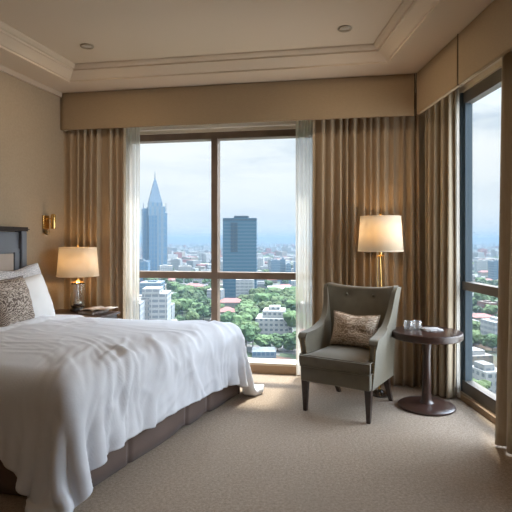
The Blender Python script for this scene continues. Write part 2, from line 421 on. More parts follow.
def t_at(u, off):        # parameter along the back wall seen at column u
    q = PR+nb*off; k = (u-256)/F
    return (q.x-k*q.y)/(k*b_.y-b_.x)
def s_at(u, off):
    q = PR+nr*off; k = (u-256)/F
    return (q.x-k*q.y)/(k*r_.y-r_.x)
co1 = .17
curtain('curtain', BK(t_at(126, .125), .125), BK(LB-.004, .062), .012, 2.70, 8, .038, M['curtain'], 'tan floor-length curtain behind the bedside table lamp', seed=1)
curtain('curtain', BK(-.045, co1), BK(t_at(313, co1), co1), .012, 2.70, 13.5, .040, M['curtain'], 'wide tan curtain hanging behind the armchair and floor lamp', seed=2)
curtain('curtain', Vector((1.500, 4.435, 0)), Vector((1.688, 4.225, 0)), .012, 2.70, 4.5, .040, M['curtain_pale'], 'beige curtain beside the round table, left edge of the side window', seed=3)
curtain('curtain', RT(s_at(502, .17), .17), RT(s_at(502, .17)+1.05, .17), .012, 2.70, 10, .042, M['curtain_pale'], 'nearest beige curtain at the right edge, its hem spreading on the carpet', seed=5, flare=.10)
curtain('sheer_curtain', BK(t_at(140, .32), .32), BK(t_at(118, .32), .32), .02, 2.70, 6, .018, M['sheer'], 'white sheer curtain at the left end of the big window', seed=7, thick=0, cat='sheer curtain')
curtain('sheer_curtain', BK(t_at(325, .32), .32), BK(t_at(295.5, .32), .32), .02, 2.70, 8, .018, M['sheer'], 'white sheer curtain at the right end of the big window, left of the armchair', seed=8, thick=0, cat='sheer curtain')
curtain('sheer_curtain', RT(s_at(441, .30), .30), RT(s_at(459, .30), .30), .02, 2.70, 6, .012, M['sheer'], 'narrow white sheer curtain against the frame of the side window', seed=9, thick=0, cat='sheer curtain')

# ------------------------------------------------------------------ bed
bA = Vector((-.139, 4.355, 0)); bB = Vector((-.947, 2.52, 0)); bC = Vector((-2.42, 2.93, 0)); bD = Vector((-2.0, 4.43, 0))
bed = empty('bed', (bA+bB+bC+bD)/4, label='large double bed with dark brown skirt and blue-grey headboard', cat='bed')
def shrink(q, k):
    ctr = sum(q, Vector())/4; out = []
    for i in range(4):
        p, a, b = q[i], q[i-1], q[(i+1) % 4]
        e, f = (a-p).normalized(), (b-p).normalized(); out.append(p+(e+f)*k)
    return out
q = shrink([bA, bB, bC, bD], .05)
bm = bmesh.new(); add_prism(bm, [(p.x, p.y) for p in q], .30, .575)
bmesh.ops.bevel(bm, geom=list(bm.edges), offset=.05, segments=3, affect='EDGES'); link('mattress', bm, M['mattress'], bed, True, 50)
q2 = shrink([bA, bB, bC, bD], .09)
bm = bmesh.new(); add_prism(bm, [(p.x, p.y) for p in q2], .10, .30); link('box_base', bm, M['skirt'], bed)
for p in shrink([bA, bB, bC, bD], .16):
    bm = bmesh.new(); add_lathe(bm, [(.025, 0), (.035, .11)], 12, Matrix.Translation(p)); link('leg', bm, M['espresso'], bed, True, 40)
# skirt: pleated fabric round three sides
def skirt(A, B, seed, gaps=()):
    d = (B-A).normalized(); L = (B-A).length; n = Vector((d.y, -d.x, 0)); n = n if n.dot((bA+bB+bC+bD)/4-A) > 0 else -n
    bm = bmesh.new(); V = []; N = int(L/.012)
    for i in range(N+1):
        a = L*i/N; row = []
        tuck = sum(math.exp(-((a-g)/.018)**2) for g, _ in gaps)
        lift = sum(h*math.exp(-((a-g-.05)/.07)**2) for g, h in gaps)
        for j in range(9):
            h = j/8; z = .012+lift*(1-h)+(.50-.012-lift*(1-h))*h
            w = .008+.011*(1-h)*(.6+noise.noise(Vector((a*4.5, seed, h*.4))))+.014*tuck*(1-.3*h)
            p = A+d*a+n*w; row.append(bm.verts.new((p.x, p.y, z)))
        V.append(row)
    for i in range(N):
        for j in range(8): bm.faces.new((V[i][j], V[i+1][j], V[i+1][j+1], V[i][j+1]))
    solidify(link('bed_skirt', bm, M['skirt'], bed, True), .004)
skirt(bA, bB, 3.3, ((.55, .022), (.86, .026), (1.5, .0)))
skirt(bB, bC+(bB-bC)*.08, 7.7, ((.75, .0),))
skirt(bD+(bA-bD)*.08, bA, 5.1)
# headboard
hd = (bC-bD).normalized(); hn = Vector((-hd.y, hd.x, 0)); hn = hn if hn.x > 0 else -hn       # towards the foot
H0 = LF(0, -.03); 
def HB(s, off, z=0): return LF(s, -off, z)          # s metres from the back, off from the left wall
sh0, sh1 = (5.0-4.41)*1.031, (5.0-2.90)*1.031
def hbox(name, s0, s1, o0, o1, z0, z1, m, parent, bev=.006):
    bm = bmesh.new(); A, B = HB(s0, o0), HB(s1, o0); wall_piece(bm, A, B, -nl, o1-o0, z0, z1)
    bmesh.ops.bevel(bm, geom=list(bm.edges), offset=bev, segments=2, affect='EDGES')
    return link(name, bm, m, parent, True, 40)
hb = hbox('headboard', sh0+.05, sh1-.05, .03, .075, .12, 1.42, M['headgrey'], bed)
hbox('post', sh0, sh0+.07, .025, .105, .0, 1.425, M['headgrey'], hb); hbox('post', sh1-.07, sh1, .025, .105, .0, 1.425, M['headgrey'], hb)
hbox('rail', sh0+.07, sh1-.07, .075, .09, 1.245, 1.275, M['headgrey'], hb, .004)
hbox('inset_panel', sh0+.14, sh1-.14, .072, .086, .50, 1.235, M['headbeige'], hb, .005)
hbox('stile', sh0+.07, sh0+.135, .075, .088, .50, 1.245, M['headgrey'], hb, .004)
cap = hbox('cap_rail', sh0-.02, sh1+.02, .015, .125, 1.425, 1.462, M['capwood'], hb, .015)
reparent(bed)
for ch in [o for o in bpy.data.objects if o.parent == hb]: ch.matrix_parent_inverse = Matrix.Identity(4)

# duvet: a cloth settled over the mattress by gravity
import numpy as np
def drape_duvet():
    quad = [np.array((p.x, p.y)) for p in (bB, bA, bD, bC)]           # near foot, far foot, far head, near head
    ctr = sum(quad)/4; edges = []
    for i in range(4):
        p, q = quad[i], quad[(i+1) % 4]; e = (q-p)/np.linalg.norm(q-p); nn = np.array((e[1], -e[0]))
        if nn.dot(ctr-p) > 0: nn = -nn
        edges.append((p, nn))
    fo_ = np.array(((bA+bB)/2-(bC+bD)/2)[:2]); fl_ = np.linalg.norm(fo_); fo_ = fo_/fl_; he = np.array(((bC+bD)/2)[:2])
    NS, NT = 104, 92
    near, far, ftv = .285, .30, .375
    S = np.linspace(0, 1, NS)[:, None]; T = np.linspace(0, 1, NT)[None, :]
    C2, B2, D2, A2 = quad[3], quad[0], quad[2], quad[1]
    t = .04+(1-.04+ftv/1.95)*T
    nx_ = C2[0]+(B2[0]-C2[0])*t; ny_ = C2[1]+(B2[1]-C2[1])*t; fx_ = D2[0]+(A2[0]-D2[0])*t; fy_ = D2[1]+(A2[1]-D2[1])*t
    wd_ = np.hypot(fx_-nx_, fy_-ny_)
    e_ = np.clip((t-.70)/.40, 0, 1); near = near+.20*e_*e_*(3-2*e_)
    ss = (-near+(wd_+near+far)*S)/wd_
    X = np.stack([nx_+(fx_-nx_)*ss, ny_+(fy_-ny_)*ss, np.zeros((NS, NT))], -1)
    rest = X.copy()
    rng = np.random.RandomState(4)
    inside = np.clip(-np.max([(rest[..., :2]-p) @ n_ for p, n_ in edges], axis=0)/.3, 0, 1)
    X[..., 2] = .72+rng.uniform(-.004, .004, (NS, NT))+.010*np.sin(ss*23+5*np.sin(t*7+1.3*np.sin(ss*5)))*np.ones((NS, NT))
    ov = np.clip((t-.94)/.15, 0, 1)*np.ones((NS, NT)); ovs = np.clip(np.maximum(-ss, ss-1)/.12+.3, 0, 1)
    fs = 1.012+.035*ov                       # a little fullness gathers into folds down the foot side
    ft = 1.010+.018*ovs*(1-ov)
    def L0(a, b): return np.linalg.norm(rest[a]-rest[b], axis=-1)
    batches = []
    def add(a, b, k, sc=1.0):
        batches.append((a, b, (L0(a, b)*sc)[..., None], k))
    sl = slice
    for off in (0, 1):
        n_ = (NS-off)//2*2
        a = (sl(off, off+n_-1, 2), sl(None)); bb = (sl(off+1, off+n_, 2), sl(None)); add(a, bb, 1.0, fs[a])
        n_ = (NT-off)//2*2
        a = (sl(None), sl(off, off+n_-1, 2)); bb = (sl(None), sl(off+1, off+n_, 2)); add(a, bb, 1.0, ft[a])
    for off in (0, 1):
        n_ = (NS-off)//2*2
        add((sl(off, off+n_-1, 2), sl(0, NT-1)), (sl(off+1, off+n_, 2), sl(1, NT)), .35, 1.01)
        add((sl(off, off+n_-1, 2), sl(1, NT)), (sl(off+1, off+n_, 2), sl(0, NT-1)), .35, 1.01)
    for off in (0, 1, 2, 3):                 # bending: keep second neighbours apart
        for step, kb in ((2, .10), ):
            ia = np.arange(off, NS-step, 4); a = (ia, sl(None)); bb = (ia+step, sl(None)); add(a, bb, kb, fs[a])
            ja = np.arange(off, NT-step, 4); a = (sl(None), ja); bb = (sl(None), ja+step); add(a, bb, kb, ft[a])
    Pv = X.copy(); R = .105; TOP = .598; thick = .024
    def collide(X, Pv):
        xy = X[..., :2]
        d = np.stack([(xy-p) @ n_ for p, n_ in edges]); k = d.argmax(0); d2 = d.max(0)
        n2 = np.stack([e[1] for e in edges])[k]
        tt = np.clip(((xy-he) @ fo_)/fl_, 0, 1)
        top = TOP+.035*np.clip(-d2/.55, 0, 1)**.7+.055*(1-tt)
        a = d2+R; z_ = X[..., 2]-(top-R)
        am, zm = np.maximum(a, 0), np.maximum(z_, 0); h = np.hypot(am, zm)+1e-9
        dist = np.where((a > 0) | (z_ > 0), h, np.maximum(a, z_))-R
        pen = thick-dist; hit = pen > 0
        nx2 = np.where(h > 1e-6, am/h, 0); nz2 = np.where(h > 1e-6, zm/h, 1.0)
        ins = (a <= 0) & (z_ <= 0); nx2 = np.where(ins, (a > z_)*1.0, nx2); nz2 = np.where(ins, (a <= z_)*1.0, nz2)
        N3 = np.concatenate([n2*nx2[..., None], nz2[..., None]], -1)
        X += np.where(hit[..., None], N3*pen[..., None], 0)
        mv = X-Pv; tn = mv-N3*(mv*N3).sum(-1, keepdims=True)
        X -= np.where(hit[..., None], tn*np.where(nz2 > .8, .55, .25)[..., None], 0)
        low = X[..., 2] < .016
        X[..., :2] -= np.where(low[..., None], (X-Pv)[..., :2]*.6, 0); X[..., 2] = np.maximum(X[..., 2], .016)
    dt = 1/50
    for step in range(170):
        vel = (X-Pv)*(.97 if step < 120 else .85); Pv = X.copy(); X = X+vel; X[..., 2] -= 9.8*dt*dt*.6
        for it in range(12):
            for a, bb, l0, k in batches:
                d = X[bb]-X[a]; L = np.sqrt((d*d).sum(-1, keepdims=True))+1e-9
                f = (L-l0)/L*.5*k
                if k < .3: f = np.minimum(f, 0)
                d = d*f; X[a] += d; X[bb] -= d
            if it % 3 == 2: collide(X, Pv)
    return X
XD = drape_duvet()
for ax_ in (0, 1):                        # finer mesh for the creases
    XD = np.swapaxes(XD, 0, ax_); n0 = XD.shape[0]
    Y = np.empty((2*n0-1,)+XD.shape[1:]); Y[::2] = XD; Y[1::2] = (XD[:-1]+XD[1:])/2
    Z = Y.copy(); Z[1:-1] = Y[1:-1]*.5+(Y[:-2]+Y[2:])*.25
    XD = np.swapaxes(Z, 0, ax_)
NSV, NTV = XD.shape[:2]
gu = np.gradient(XD, axis=0); gv = np.gradient(XD, axis=1); nrm_ = np.cross(gu, gv); nrm_ /= np.linalg.norm(nrm_, axis=-1, keepdims=True)+1e-9
if nrm_[NSV//2, NTV//3, 2] < 0: nrm_ = -nrm_
def crease(x, y, z, w): return max(0, 1-abs(noise.noise(Vector((x, y, z))))*w)
for i in range(NSV):                     # creases of the crumpled cotton
    for j in range(NTV):
        a_, b2 = i/NSV*2.7, j/NTV*2.4
        wx = .30*noise.noise(Vector((a_*1.3, b2*1.1, 2)))+.12*noise.noise(Vector((a_*3.1, b2*2.6, 3)))
        low = max(0, min(1, (b2-1.45)/.5))
        msk = max(0, min(1.6, .45+.9*noise.noise(Vector((a_*1.5, b2*1.3, 11)))+.75*low))
        r1 = crease((a_+.45*b2+wx)*3.2, b2*.8, 7, 3.6)**1.4
        r2 = crease((a_+.25*b2+wx)*7.0, b2*1.5, 17, 3.2)**1.4
        r3 = crease((a_+wx)*2.6, (b2+.5*a_)*4.5, 31, 4.0)**1.5
        r4 = crease((a_+.6*b2+wx)*12, b2*3.0, 41, 2.6)
        e2 = max(0, min(1, (b2-.47-.05*noise.noise(Vector((a_*2, 0, 51))))/.035)); XD[i, j] += nrm_[i, j]*.016*(1-e2*e2*(3-2*e2))
        msk *= .35+.65*max(0, min(1, (a_-.30)/.35)); r2 *= .35+.65*max(0, min(1, (a_-.30)/.35))
        XD[i, j] += nrm_[i, j]*(.013*r1*msk+.009*r2*(.35+.65*msk)+.007*r3*msk+.0045*r4*msk)
bm = bmesh.new(); V = [[bm.verts.new(tuple(map(float, XD[i, j]))) for j in range(NTV)] for i in range(NSV)]
for i in range(NSV-1):
    for j in range(NTV-1): bm.faces.new((V[i][j], V[i+1][j], V[i+1][j+1], V[i][j+1]))
dv = link('duvet', bm, M['duvet'], None, True)
solidify(dv, .014, 1.0)
tag(dv, 'white crumpled cotton duvet spread over the bed, its corners hanging to the carpet', 'duvet')

# ------------------------------------------------------------------ pillows
def pillow(name, w, h, t, mtx, m, label, cat='pillow', seed=0, pinch=.07, piping=None, dent=0.0, N=22):
    bm = bmesh.new(); sides = []
    rim = {}
    for sgn in (1, -1):
        g = []
        for i in range(N+1):
            row = []
            for j in range(N+1):
                u, v = -1+2*i/N, -1+2*j/N
                if sgn < 0 and (i in (0, N) or j in (0, N)): row.append(rim[i, j]); continue
                x = u*w/2*(1-pinch*(1-v*v)); y = v*h/2*(1-pinch*(1-u*u))
                y -= dent*math.exp(-(u/.45)**2)*max(0, v)**1.5*h
                z = sgn*t/2*max(0, (1-u**4)*(1-v**4))**.55*(1-.12*(u*u+v*v))
                nn = noise.noise(Vector((u*1.7+seed, v*1.7, sgn*3)))*.014*(1-u**4)*(1-v**4)
                nn += noise.noise(Vector((u*4.5+seed, v*4.5, sgn*5)))*.006
                z += nn*(1 if abs(u) < 1 and abs(v) < 1 else .5)
                vt = bm.verts.new((x, y, z)); row.append(vt)
                if sgn > 0 and (i in (0, N) or j in (0, N)): rim[i, j] = vt
            g.append(row)
        for i in range(N):
            for j in range(N):
                f = (g[i][j], g[i+1][j], g[i+1][j+1], g[i][j+1])
                bm.faces.new(f if sgn > 0 else f[::-1])
    ob = link(name, bm, m, None, True); subsurf(ob, 1); ob.matrix_world = mtx
    if piping:
        bm = bmesh.new(); pts = []
        for k in range(4*N):
            a, b = divmod(k, N); i, j = [(b, 0), (N, b), (N-b, N), (0, N-b)][a]
            u, v = -1+2*i/N, -1+2*j/N
            pts.append((u*w/2*(1-pinch*(1-v*v)), v*h/2*(1-pinch*(1-u*u))-dent*math.exp(-(u/.45)**2)*max(0, v)**1.5*h, 0))
        pts.append(pts[0]); add_tube(bm, pts, .004, 6); link('piping', bm, piping, ob, True)
    tag(ob, label, cat); return ob
wid = l_                              # pillows stand along the headboard, their width running to the viewer
foot = Vector((-l_.y, l_.x, 0)); foot = foot if foot.x > 0 else -foot
def stand(right_bottom, w, h, lean, roll=0.0, yaw=0.0):
    """frame of a pillow whose far lower corner is right_bottom, leaning back by `lean`"""
    R = Matrix.Rotation(yaw, 3, 'Z'); wd = R @ (-wid); ft = R @ foot
    up = (Vector((0, 0, 1))*math.cos(lean)-ft*math.sin(lean)); nm = wd.cross(up)
    Q = Matrix.Rotation(roll, 3, nm); wd = Q @ wd; up = Q @ up
    o = right_bottom - wd*w/2 + up*h/2
    return frame(o, wd, up, nm)
pillow('pillow', .70, .47, .17, stand(Vector((-1.80, 4.45, .70)), .70, .49, .30, roll=.05), M['sham'], 'grey patterned pillow standing behind the plain white pillow', seed=2, dent=.06)
pillow('pillow', .68, .42, .19, stand(Vector((-1.70, 4.27, .675)), .68, .42, .36), M['pillow'], 'plain white pillow between the patterned pillow and the brown cushion', seed=5, dent=.05)
pillow('cushion', .46, .38, .17, stand(Vector((-1.765, 4.02, .705)), .48, .37, .30, roll=.03, yaw=.10), M['brownscroll'], 'small brown cushion with pale scroll pattern at the front of the bed pillows', 'cushion', seed=9, pinch=.05, piping=M['skirt'])

# ------------------------------------------------------------------ nightstand and lamp
nd0 = LF(.06, -.03); nax = -nl; nay = -l_           # nax into the room, nay to the back wall
ns = empty('nightstand', Vector((-1.72, 4.74, 0)), label='dark wood nightstand between the bed and the left curtain', cat='nightstand')
NSM = frame(LF(.27, -.36), nax, nay, Vector((0, 0, 1)))
def nbox(name, lo, hi, m, parent, bev=.006):
    bm = bmesh.new(); add_box(bm, lo, hi, NSM, bev); return link(name, bm, m, parent, True, 40)
nbox('top', (-.33, -.24, .645), (.34, .22, .67), M['darkwood'], ns, .008)
nbox('body', (-.31, -.22, .10), (.31, .20, .645), M['darkwood'], ns)
for k, z in enumerate((.14, .39)):
    dr = nbox('drawer', (.31, -.20, z), (.328, .18, z+.235), M['darkwood'], ns)
    bm = bmesh.new(); add_lathe(bm, [(.006, 0), (.006, .012), (.014, .018), (.014, .026), (.004, .03)], 14, NSM @ Matrix.Translation((.328, -.01, z+.12)) @ Matrix.Rotation(PI/2, 4, 'Y')); link('knob', bm, M['brass'], dr, True, 40)
for x in (-.28, .28):
    for y in (-.19, .17): nbox('leg', (x-.02, y-.02, 0), (x+.02, y+.02, .10), M['darkwood'], ns, .003)
reparent(ns)

def shade(root, zb, zt, rb, rt, at=(0, 0)):
    T = Matrix.Translation((*at, 0))
    bm = bmesh.new(); add_lathe(bm, [(rb, zb), (rb+(rt-rb)*.5, (zb+zt)/2), (rt, zt)], 48, T, False, False)
    s = link('lamp_shade', bm, M['shade'], root, True); solidify(s, .003)
    for z, r in ((zb, rb), (zt, rt)):
        bm = bmesh.new(); add_lathe(bm, [(r+.003, z-.006), (r+.0035, z+.006), (r-.003, z+.006), (r-.003, z-.006), (r+.003, z-.006)], 48, T, False, False); link('trim_band', bm, M['shade'], s, True, 40)
    bm = bmesh.new()
    for k in range(3): a = k*2*PI/3+.4; add_tube(bm, [T @ Vector((0, 0, zt-.012)), T @ Vector((rt*.995*math.cos(a), rt*.995*math.sin(a), zt-.004))], .0022, 6)
    add_lathe(bm, [(.011, zt-.02), (.011, zt-.004), (.005, zt), (.004, zt+.012), (.009, zt+.018), (.009, zt+.026), (.003, zt+.033)], 16, T); link('finial', bm, M['brass'], root, True, 40)
    bm = bmesh.new(); bmesh.ops.create_uvsphere(bm, u_segments=16, v_segments=10, radius=.032, matrix=T @ Matrix.Translation((0, 0, zb+(zt-zb)*.45)) @ Matrix.Diagonal((1, 1, 1.3, 1))); link('bulb', bm, M['bulb'], root, True)
    bm = bmesh.new(); add_lathe(bm, [(.015, zb-.03), (.017, zb+.02), (.014, zb+.085)], 14, T); link('socket', bm, M['brass'], root, True, 40)
def bulb_light(loc, power):
    L = bpy.data.lights.new('lamp_light', 'POINT'); L.energy = power; L.color = (1.0, .66, .34); L.shadow_soft_size = .05
    o = bpy.data.objects.new('lamp_light', L); COL.objects.link(o); o.location = loc; return o
tl = empty('table_lamp', (-1.709, 4.80, .671), label='glass and brass table lamp with lit cream shade on the nightstand', cat='lamp')
bm = bmesh.new(); add_lathe(bm, [(.072, 0), (.074, .008), (.072, .022), (.060, .026), (.058, .034)], 36); link('base', bm, M['darkbase'], tl, True, 40)
bm = bmesh.new()
add_lathe(bm, [(.055, .034), (.067, .042), (.069, .07), (.069, .245), (.064, .264), (.035, .268), (.033, .264), (.060, .259), (.0645, .242), (.0645, .07), (.062, .05), (.045, .044)], 40); link('glass_body', bm, M['glassclear'], tl, True, 50)
bm = bmesh.new(); add_lathe(bm, [(.0, .048), (.030, .050), (.044, .062), (.046, .078), (.036, .095), (.018, .104), (.006, .120), (.005, .262)], 28, None, False, False); link('inner_stem', bm, M['silver'], tl, True, 50)
bm = bmesh.new(); add_lathe(bm, [(.058, .266), (.062, .272), (.052, .280), (.018, .292), (.012, .30), (.011, .34)], 32); link('neck', bm, M['brass'], tl, True, 40)
shade(tl, .338, .603, .192, .170)
bulb_light((-1.709, 4.80, 1.13), 6)
# things on the nightstand
def lay(mtx_xy, z, ax): return frame(Vector((mtx_xy[0], mtx_xy[1], z)), Vector((math.cos(ax), math.sin(ax), 0)), Vector((-math.sin(ax), math.cos(ax), 0)), Vector((0, 0, 1)))
bk = empty('book', (-1.515, 4.66, .671), -.35, label='dark covered book lying on the nightstand beside the lamp', cat='book')
bm = bmesh.new(); add_box(bm, (-.085, -.12, 0), (.085, .12, .003), None, .001); add_box(bm, (-.085, -.12, .021), (.085, .12, .024), None, .001); add_box(bm, (-.087, -.12, 0), (-.083, .12, .024), None, .001); link('cover', bm, M['cover'], bk)
bm = bmesh.new(); add_box(bm, (-.082, -.116, .003), (.081, .116, .021)); link('page_block', bm, M['paper'], bk)
bm = bmesh.new(); N = 10; V = []
for i in range(N+1):
    x = -.14+.28*i/N; zz = .010+.012*math.exp(-((abs(x)-.05)/.04)**2)-.009*math.exp(-(x/.012)**2)+.012*max(0, x-.08)/.06
    V.append([bm.verts.new((x, y, zz)) for y in (-.10, 0, .10)])
for i in range(N):
    for j in range(2): bm.faces.new((V[i][j], V[i+1][j], V[i+1][j+1], V[i][j+1]))
mg = link('magazine', bm, M['paper'], None, True); solidify(mg, .008, 0); mg.location = (-1.46, 4.66, .689); mg.rotation_euler = (0, 0, -.30); mg.location.z = .6965
tag(mg, 'open magazine lying on the dark book on the nightstand', 'magazine')

# sconce --------------------------------------------------------------
sc = empty('wall_sconce', LF(.23, -.001, 1.50), label='small brass reading sconce on the wall above the bedside', cat='sconce')
SM_ = frame(Vector((0, 0, 0)), -nl, -l_, Vector((0, 0, 1)))
bm = bmesh.new(); add_box(bm, (0, -.045, -.045), (.016, .045, .085), SM_, .005); link('backplate', bm, M['brass'], sc, True, 40)
bm = bmesh.new(); add_tube(bm, [SM_ @ Vector((.012, .0, .05)), SM_ @ Vector((.05, .0, .055)), SM_ @ Vector((.062, .01, .04))], .007, 10); link('arm', bm, M['brass'], sc, True)
bm = bmesh.new(); add_lathe(bm, [(.018, -.055), (.024, -.05), (.024, .07), (.019, .085), (.008, .09)], 20, SM_ @ Matrix.Translation((.075, .02, .01))); link('lamp_head', bm, M['brass'], sc, True, 40)
bm = bmesh.new(); bmesh.ops.create_uvsphere(bm, u_segments=16, v_segments=10, radius=.028, matrix=SM_ @ Matrix.Translation((.03, -.01, -.075))); link('swivel_knob', bm, M['nail'], sc, True)
bm = bmesh.new(); add_tube(bm, [SM_ @ Vector((.004, -.01, -.07)), SM_ @ Vector((.03, -.01, -.074))], .012, 10); add_tube(bm, [SM_ @ Vector((.01, -.01, -.035)), SM_ @ Vector((.01, -.01, -.075))], .008, 10); link('bracket', bm, M['brass'], sc, True)

# ------------------------------------------------------------------ armchair
CH = Vector((.762, 4.055, 0)); cr = Vector((.84, -.54, 0)).normalized(); ck = Vector((-cr.y, cr.x, 0))
crz = math.atan2(cr.y, cr.x)
ch = empty('armchair', CH, crz, label='olive wingback armchair with dark tapered legs in front of the curtain', cat='armchair')
ch_m = Matrix.Translation(CH) @ Matrix.Rotation(crz, 4, 'Z')
# seat frame
bm = bmesh.new(); add_box(bm, (-.284, -.325, .245), (.284, .24, .36), None, .012, 3); link('seat_frame', bm, M['chair'], ch, True, 40)
bm = bmesh.new(); N = 16
def seat_cushion():
    bm = bmesh.new(); add_box(bm, (-.238, -.322, .355), (.238, .165, .462), None, 0)
    bmesh.ops.subdivide_edges(bm, edges=list(bm.edges), cuts=9, use_grid_fill=True)
    for v in bm.verts:
        x, y, z = v.co; u = x/.238; w = (y+.0785)/.2435
        r = max(0, (1-u**4)*(1-w**4))
        if w < -.72: v.co.x *= 1+.185*min(1, (-.72-w)/.10)
        if z > .41: v.co.z = .444+.034*r**.7
        e = math.sin(PI*(z-.355)/.107)
        if abs(u) > .98: v.co.x += math.copysign(.008, u)*e
        if w < -.98: v.co.y -= .014*e
    return bm
sc_ = link('seat_cushion', seat_cushion(), M['chair'], ch, True); mb = sc_.modifiers.new('bevel', 'BEVEL'); mb.width = .012; mb.segments = 3; mb.limit_method = 'ANGLE'; subsurf(sc_, 1)
bm = bmesh.new()
for z in (.452, .366):
    pts = [(-.246, .16, z), (-.247, -.262, z), (-.288, -.275, z), (-.290, -.32, z), (-.278, -.335, z), (.278, -.335, z), (.290, -.32, z), (.288, -.275, z), (.247, -.262, z), (.246, .16, z)]
    add_tube(bm, pts, .0045, 6)
link('cushion_piping', bm, M['chair'], sc_, True)
# sides: arm flowing up into the wing.  outline in (y, z), thickness in x
def smooth_pts(pts, n=6):
    out = []
    for i in range(len(pts)-1):
        p0, p1, p2, p3 = pts[max(i-1, 0)], pts[i], pts[i+1], pts[min(i+2, len(pts)-1)]
        for k in range(n):
            t = k/n
            out.append(tuple(.5*(2*p1[a]+(-p0[a]+p2[a])*t+(2*p0[a]-5*p1[a]+4*p2[a]-p3[a])*t*t+(-p0[a]+3*p1[a]-3*p2[a]+p3[a])*t**3) for a in range(2)))
    out.append(pts[-1]); return out
def back_y(z): return .225+.10*max(0, (z-.30)/.68)**1.15           # rear face of the back at height z
topline = smooth_pts([(-.282, .58), (-.255, .610), (-.19, .617), (-.10, .624), (-.005, .648), (.08, .70), (.135, .78), (.165, .87), (.18, .925), (.21, .960)], 5)
def side(sgn):
    bm = bmesh.new()
    rows = []
    # columns along the top line; each has a vertical strip from z=.245 up to the line
    NZ = 14
    grid = {}
    cols = topline
    def xo(y, z):          # outer face: splays with height
        f = max(0, (z-.45)/.5)
        return .288+.034*f*f + .030*max(0, min(1, (.05-y)/.36))**1.3*max(0, min(1, (z-.25)/.3))
    for side_i in (0, 1):
        for ci, (y, zt) in enumerate(cols):
            for k in range(NZ+1):
                h = k/NZ; z = .245+(zt-.245)*h
                yy = y
                if y < -.24: yy = y+.028*(1-h)**1.0*0+ (.015*math.sin(PI*h))
                thick = .050-.016*max(0, (z-.62)/.36)
                roll = .010*math.exp(-((h-1)/.08)**2) if zt < .66 else 0
                x = xo(yy, z)+roll if side_i == 0 else xo(yy, z)-thick-roll
                grid[side_i, ci, k] = bm.verts.new((sgn*x, yy, z))
    # rear closing columns down the back edge
    n = len(cols)
    for k in range(NZ+1): pass
    ext = []
    for side_i in (0, 1):
        for k in range(NZ+1):
            h = k/NZ; z = .245+(cols[-1][1]-.245)*h
            thick = .050-.016*max(0, (z-.62)/.36)
            y = back_y(z)
            x = xo(y, z) if side_i == 0 else xo(y, z)-thick
            grid[side_i, n, k] = bm.verts.new((sgn*x, y, z))
    for ci in range(n):
        for k in range(NZ):
            for s_i in (0, 1):
                bm.faces.new((grid[s_i, ci, k], grid[s_i, ci+1, k], grid[s_i, ci+1, k+1], grid[s_i, ci, k+1]))
        bm.faces.new((grid[0, ci, NZ], grid[0, ci+1, NZ], grid[1, ci+1, NZ], grid[1, ci, NZ]))
        bm.faces.new((grid[0, ci, 0], grid[0, ci+1, 0], grid[1, ci+1, 0], grid[1, ci, 0]))
    for k in range(NZ):
        for e in (0, n): bm.faces.new((grid[0, e, k], grid[1, e, k], grid[1, e, k+1], grid[0, e, k+1]))
    o = link('arm', bm, M['chair'], ch, True, 60)
    m = o.modifiers.new('bevel', 'BEVEL'); m.width = .012; m.segments = 3; m.limit_method = 'ANGLE'; m.angle_limit = math.radians(50)
    # nail heads down the front edge and along the wing
    bm = bmesh.new()
    pts = [(-.285, .26+.0205*i) for i in range(16)]
    for (y, z) in pts:
        pass
    bm.free()
    for e_ in (.010, .048):
        bm = bmesh.new(); tp = [(sgn*(xo(y, z)-e_), y+.015*math.sin(PI*(z-.245)/.34)+.001, z) for y, z in pts]
        add_tube(bm, [p_ for q_ in zip(tp, [tuple((a+b)/2 for a, b in zip(u_, v_)) for u_, v_ in zip(tp, tp[1:])]+[tp[-1]]) for p_ in q_][:-1], [(.0055, .0022)[i % 2] for i in range(2*len(tp)-1)], 8)
        link('nail_trim', bm, M['nail'], o, True)
    return o
side(1); side(-1)
# back: gently hollow, flaring to ears at the top corners
bm = bmesh.new(); NX, NZ = 22, 20; G = {}
def ztop(u): return .948+.018*u*u+.012*abs(u)**6
for f in (0, 1):
    for i in range(NX+1):
        u = -1+2*i/NX
        for k in range(NZ+1):
            h = k/NZ; z = .30+(ztop(u)-.30)*h
            hw = .25+.055*max(0, (z-.55)/.43)**1.5
            yb = back_y(z)
            y = yb+.0 if f == 0 else yb-.085+.0*u-(.025*(1-u*u))*0 - .045*abs(u)**3*max(0, (z-.5)/.45)
            if f == 1:
                bul = .02*(1-u*u)*math.sin(PI*min(1, h*1.1)); y -= bul
                for bu in (-.40, .40): y += .020*math.exp(-((u-bu)/.10)**2-((z-.885)/.022)**2)
            G[f, i, k] = bm.verts.new((u*hw, y, z))
for f in (0, 1):
    for i in range(NX):
        for k in range(NZ): bm.faces.new((G[f, i, k], G[f, i+1, k], G[f, i+1, k+1], G[f, i, k+1]))
for i in range(NX):
    for k in (0, NZ): bm.faces.new((G[0, i, k], G[0, i+1, k], G[1, i+1, k], G[1, i, k]))
for k in range(NZ):
    for i in (0, NX): bm.faces.new((G[0, i, k], G[1, i, k], G[1, i, k+1], G[0, i, k+1]))
bk_ = link('backrest', bm, M['chair'], ch, True, 60); m = bk_.modifiers.new('bevel', 'BEVEL'); m.width = .014; m.segments = 3; m.limit_method = 'ANGLE'; m.angle_limit = math.radians(50)
for bu in (-.40, .40):
    bm = bmesh.new(); bmesh.ops.create_uvsphere(bm, u_segments=14, v_segments=8, radius=.012, matrix=Matrix.Translation((bu*.292, back_y(.885)-.085, .885)) @ Matrix.Diagonal((1, .6, 1, 1))); link('button', bm, M['chair'], bk_, True)
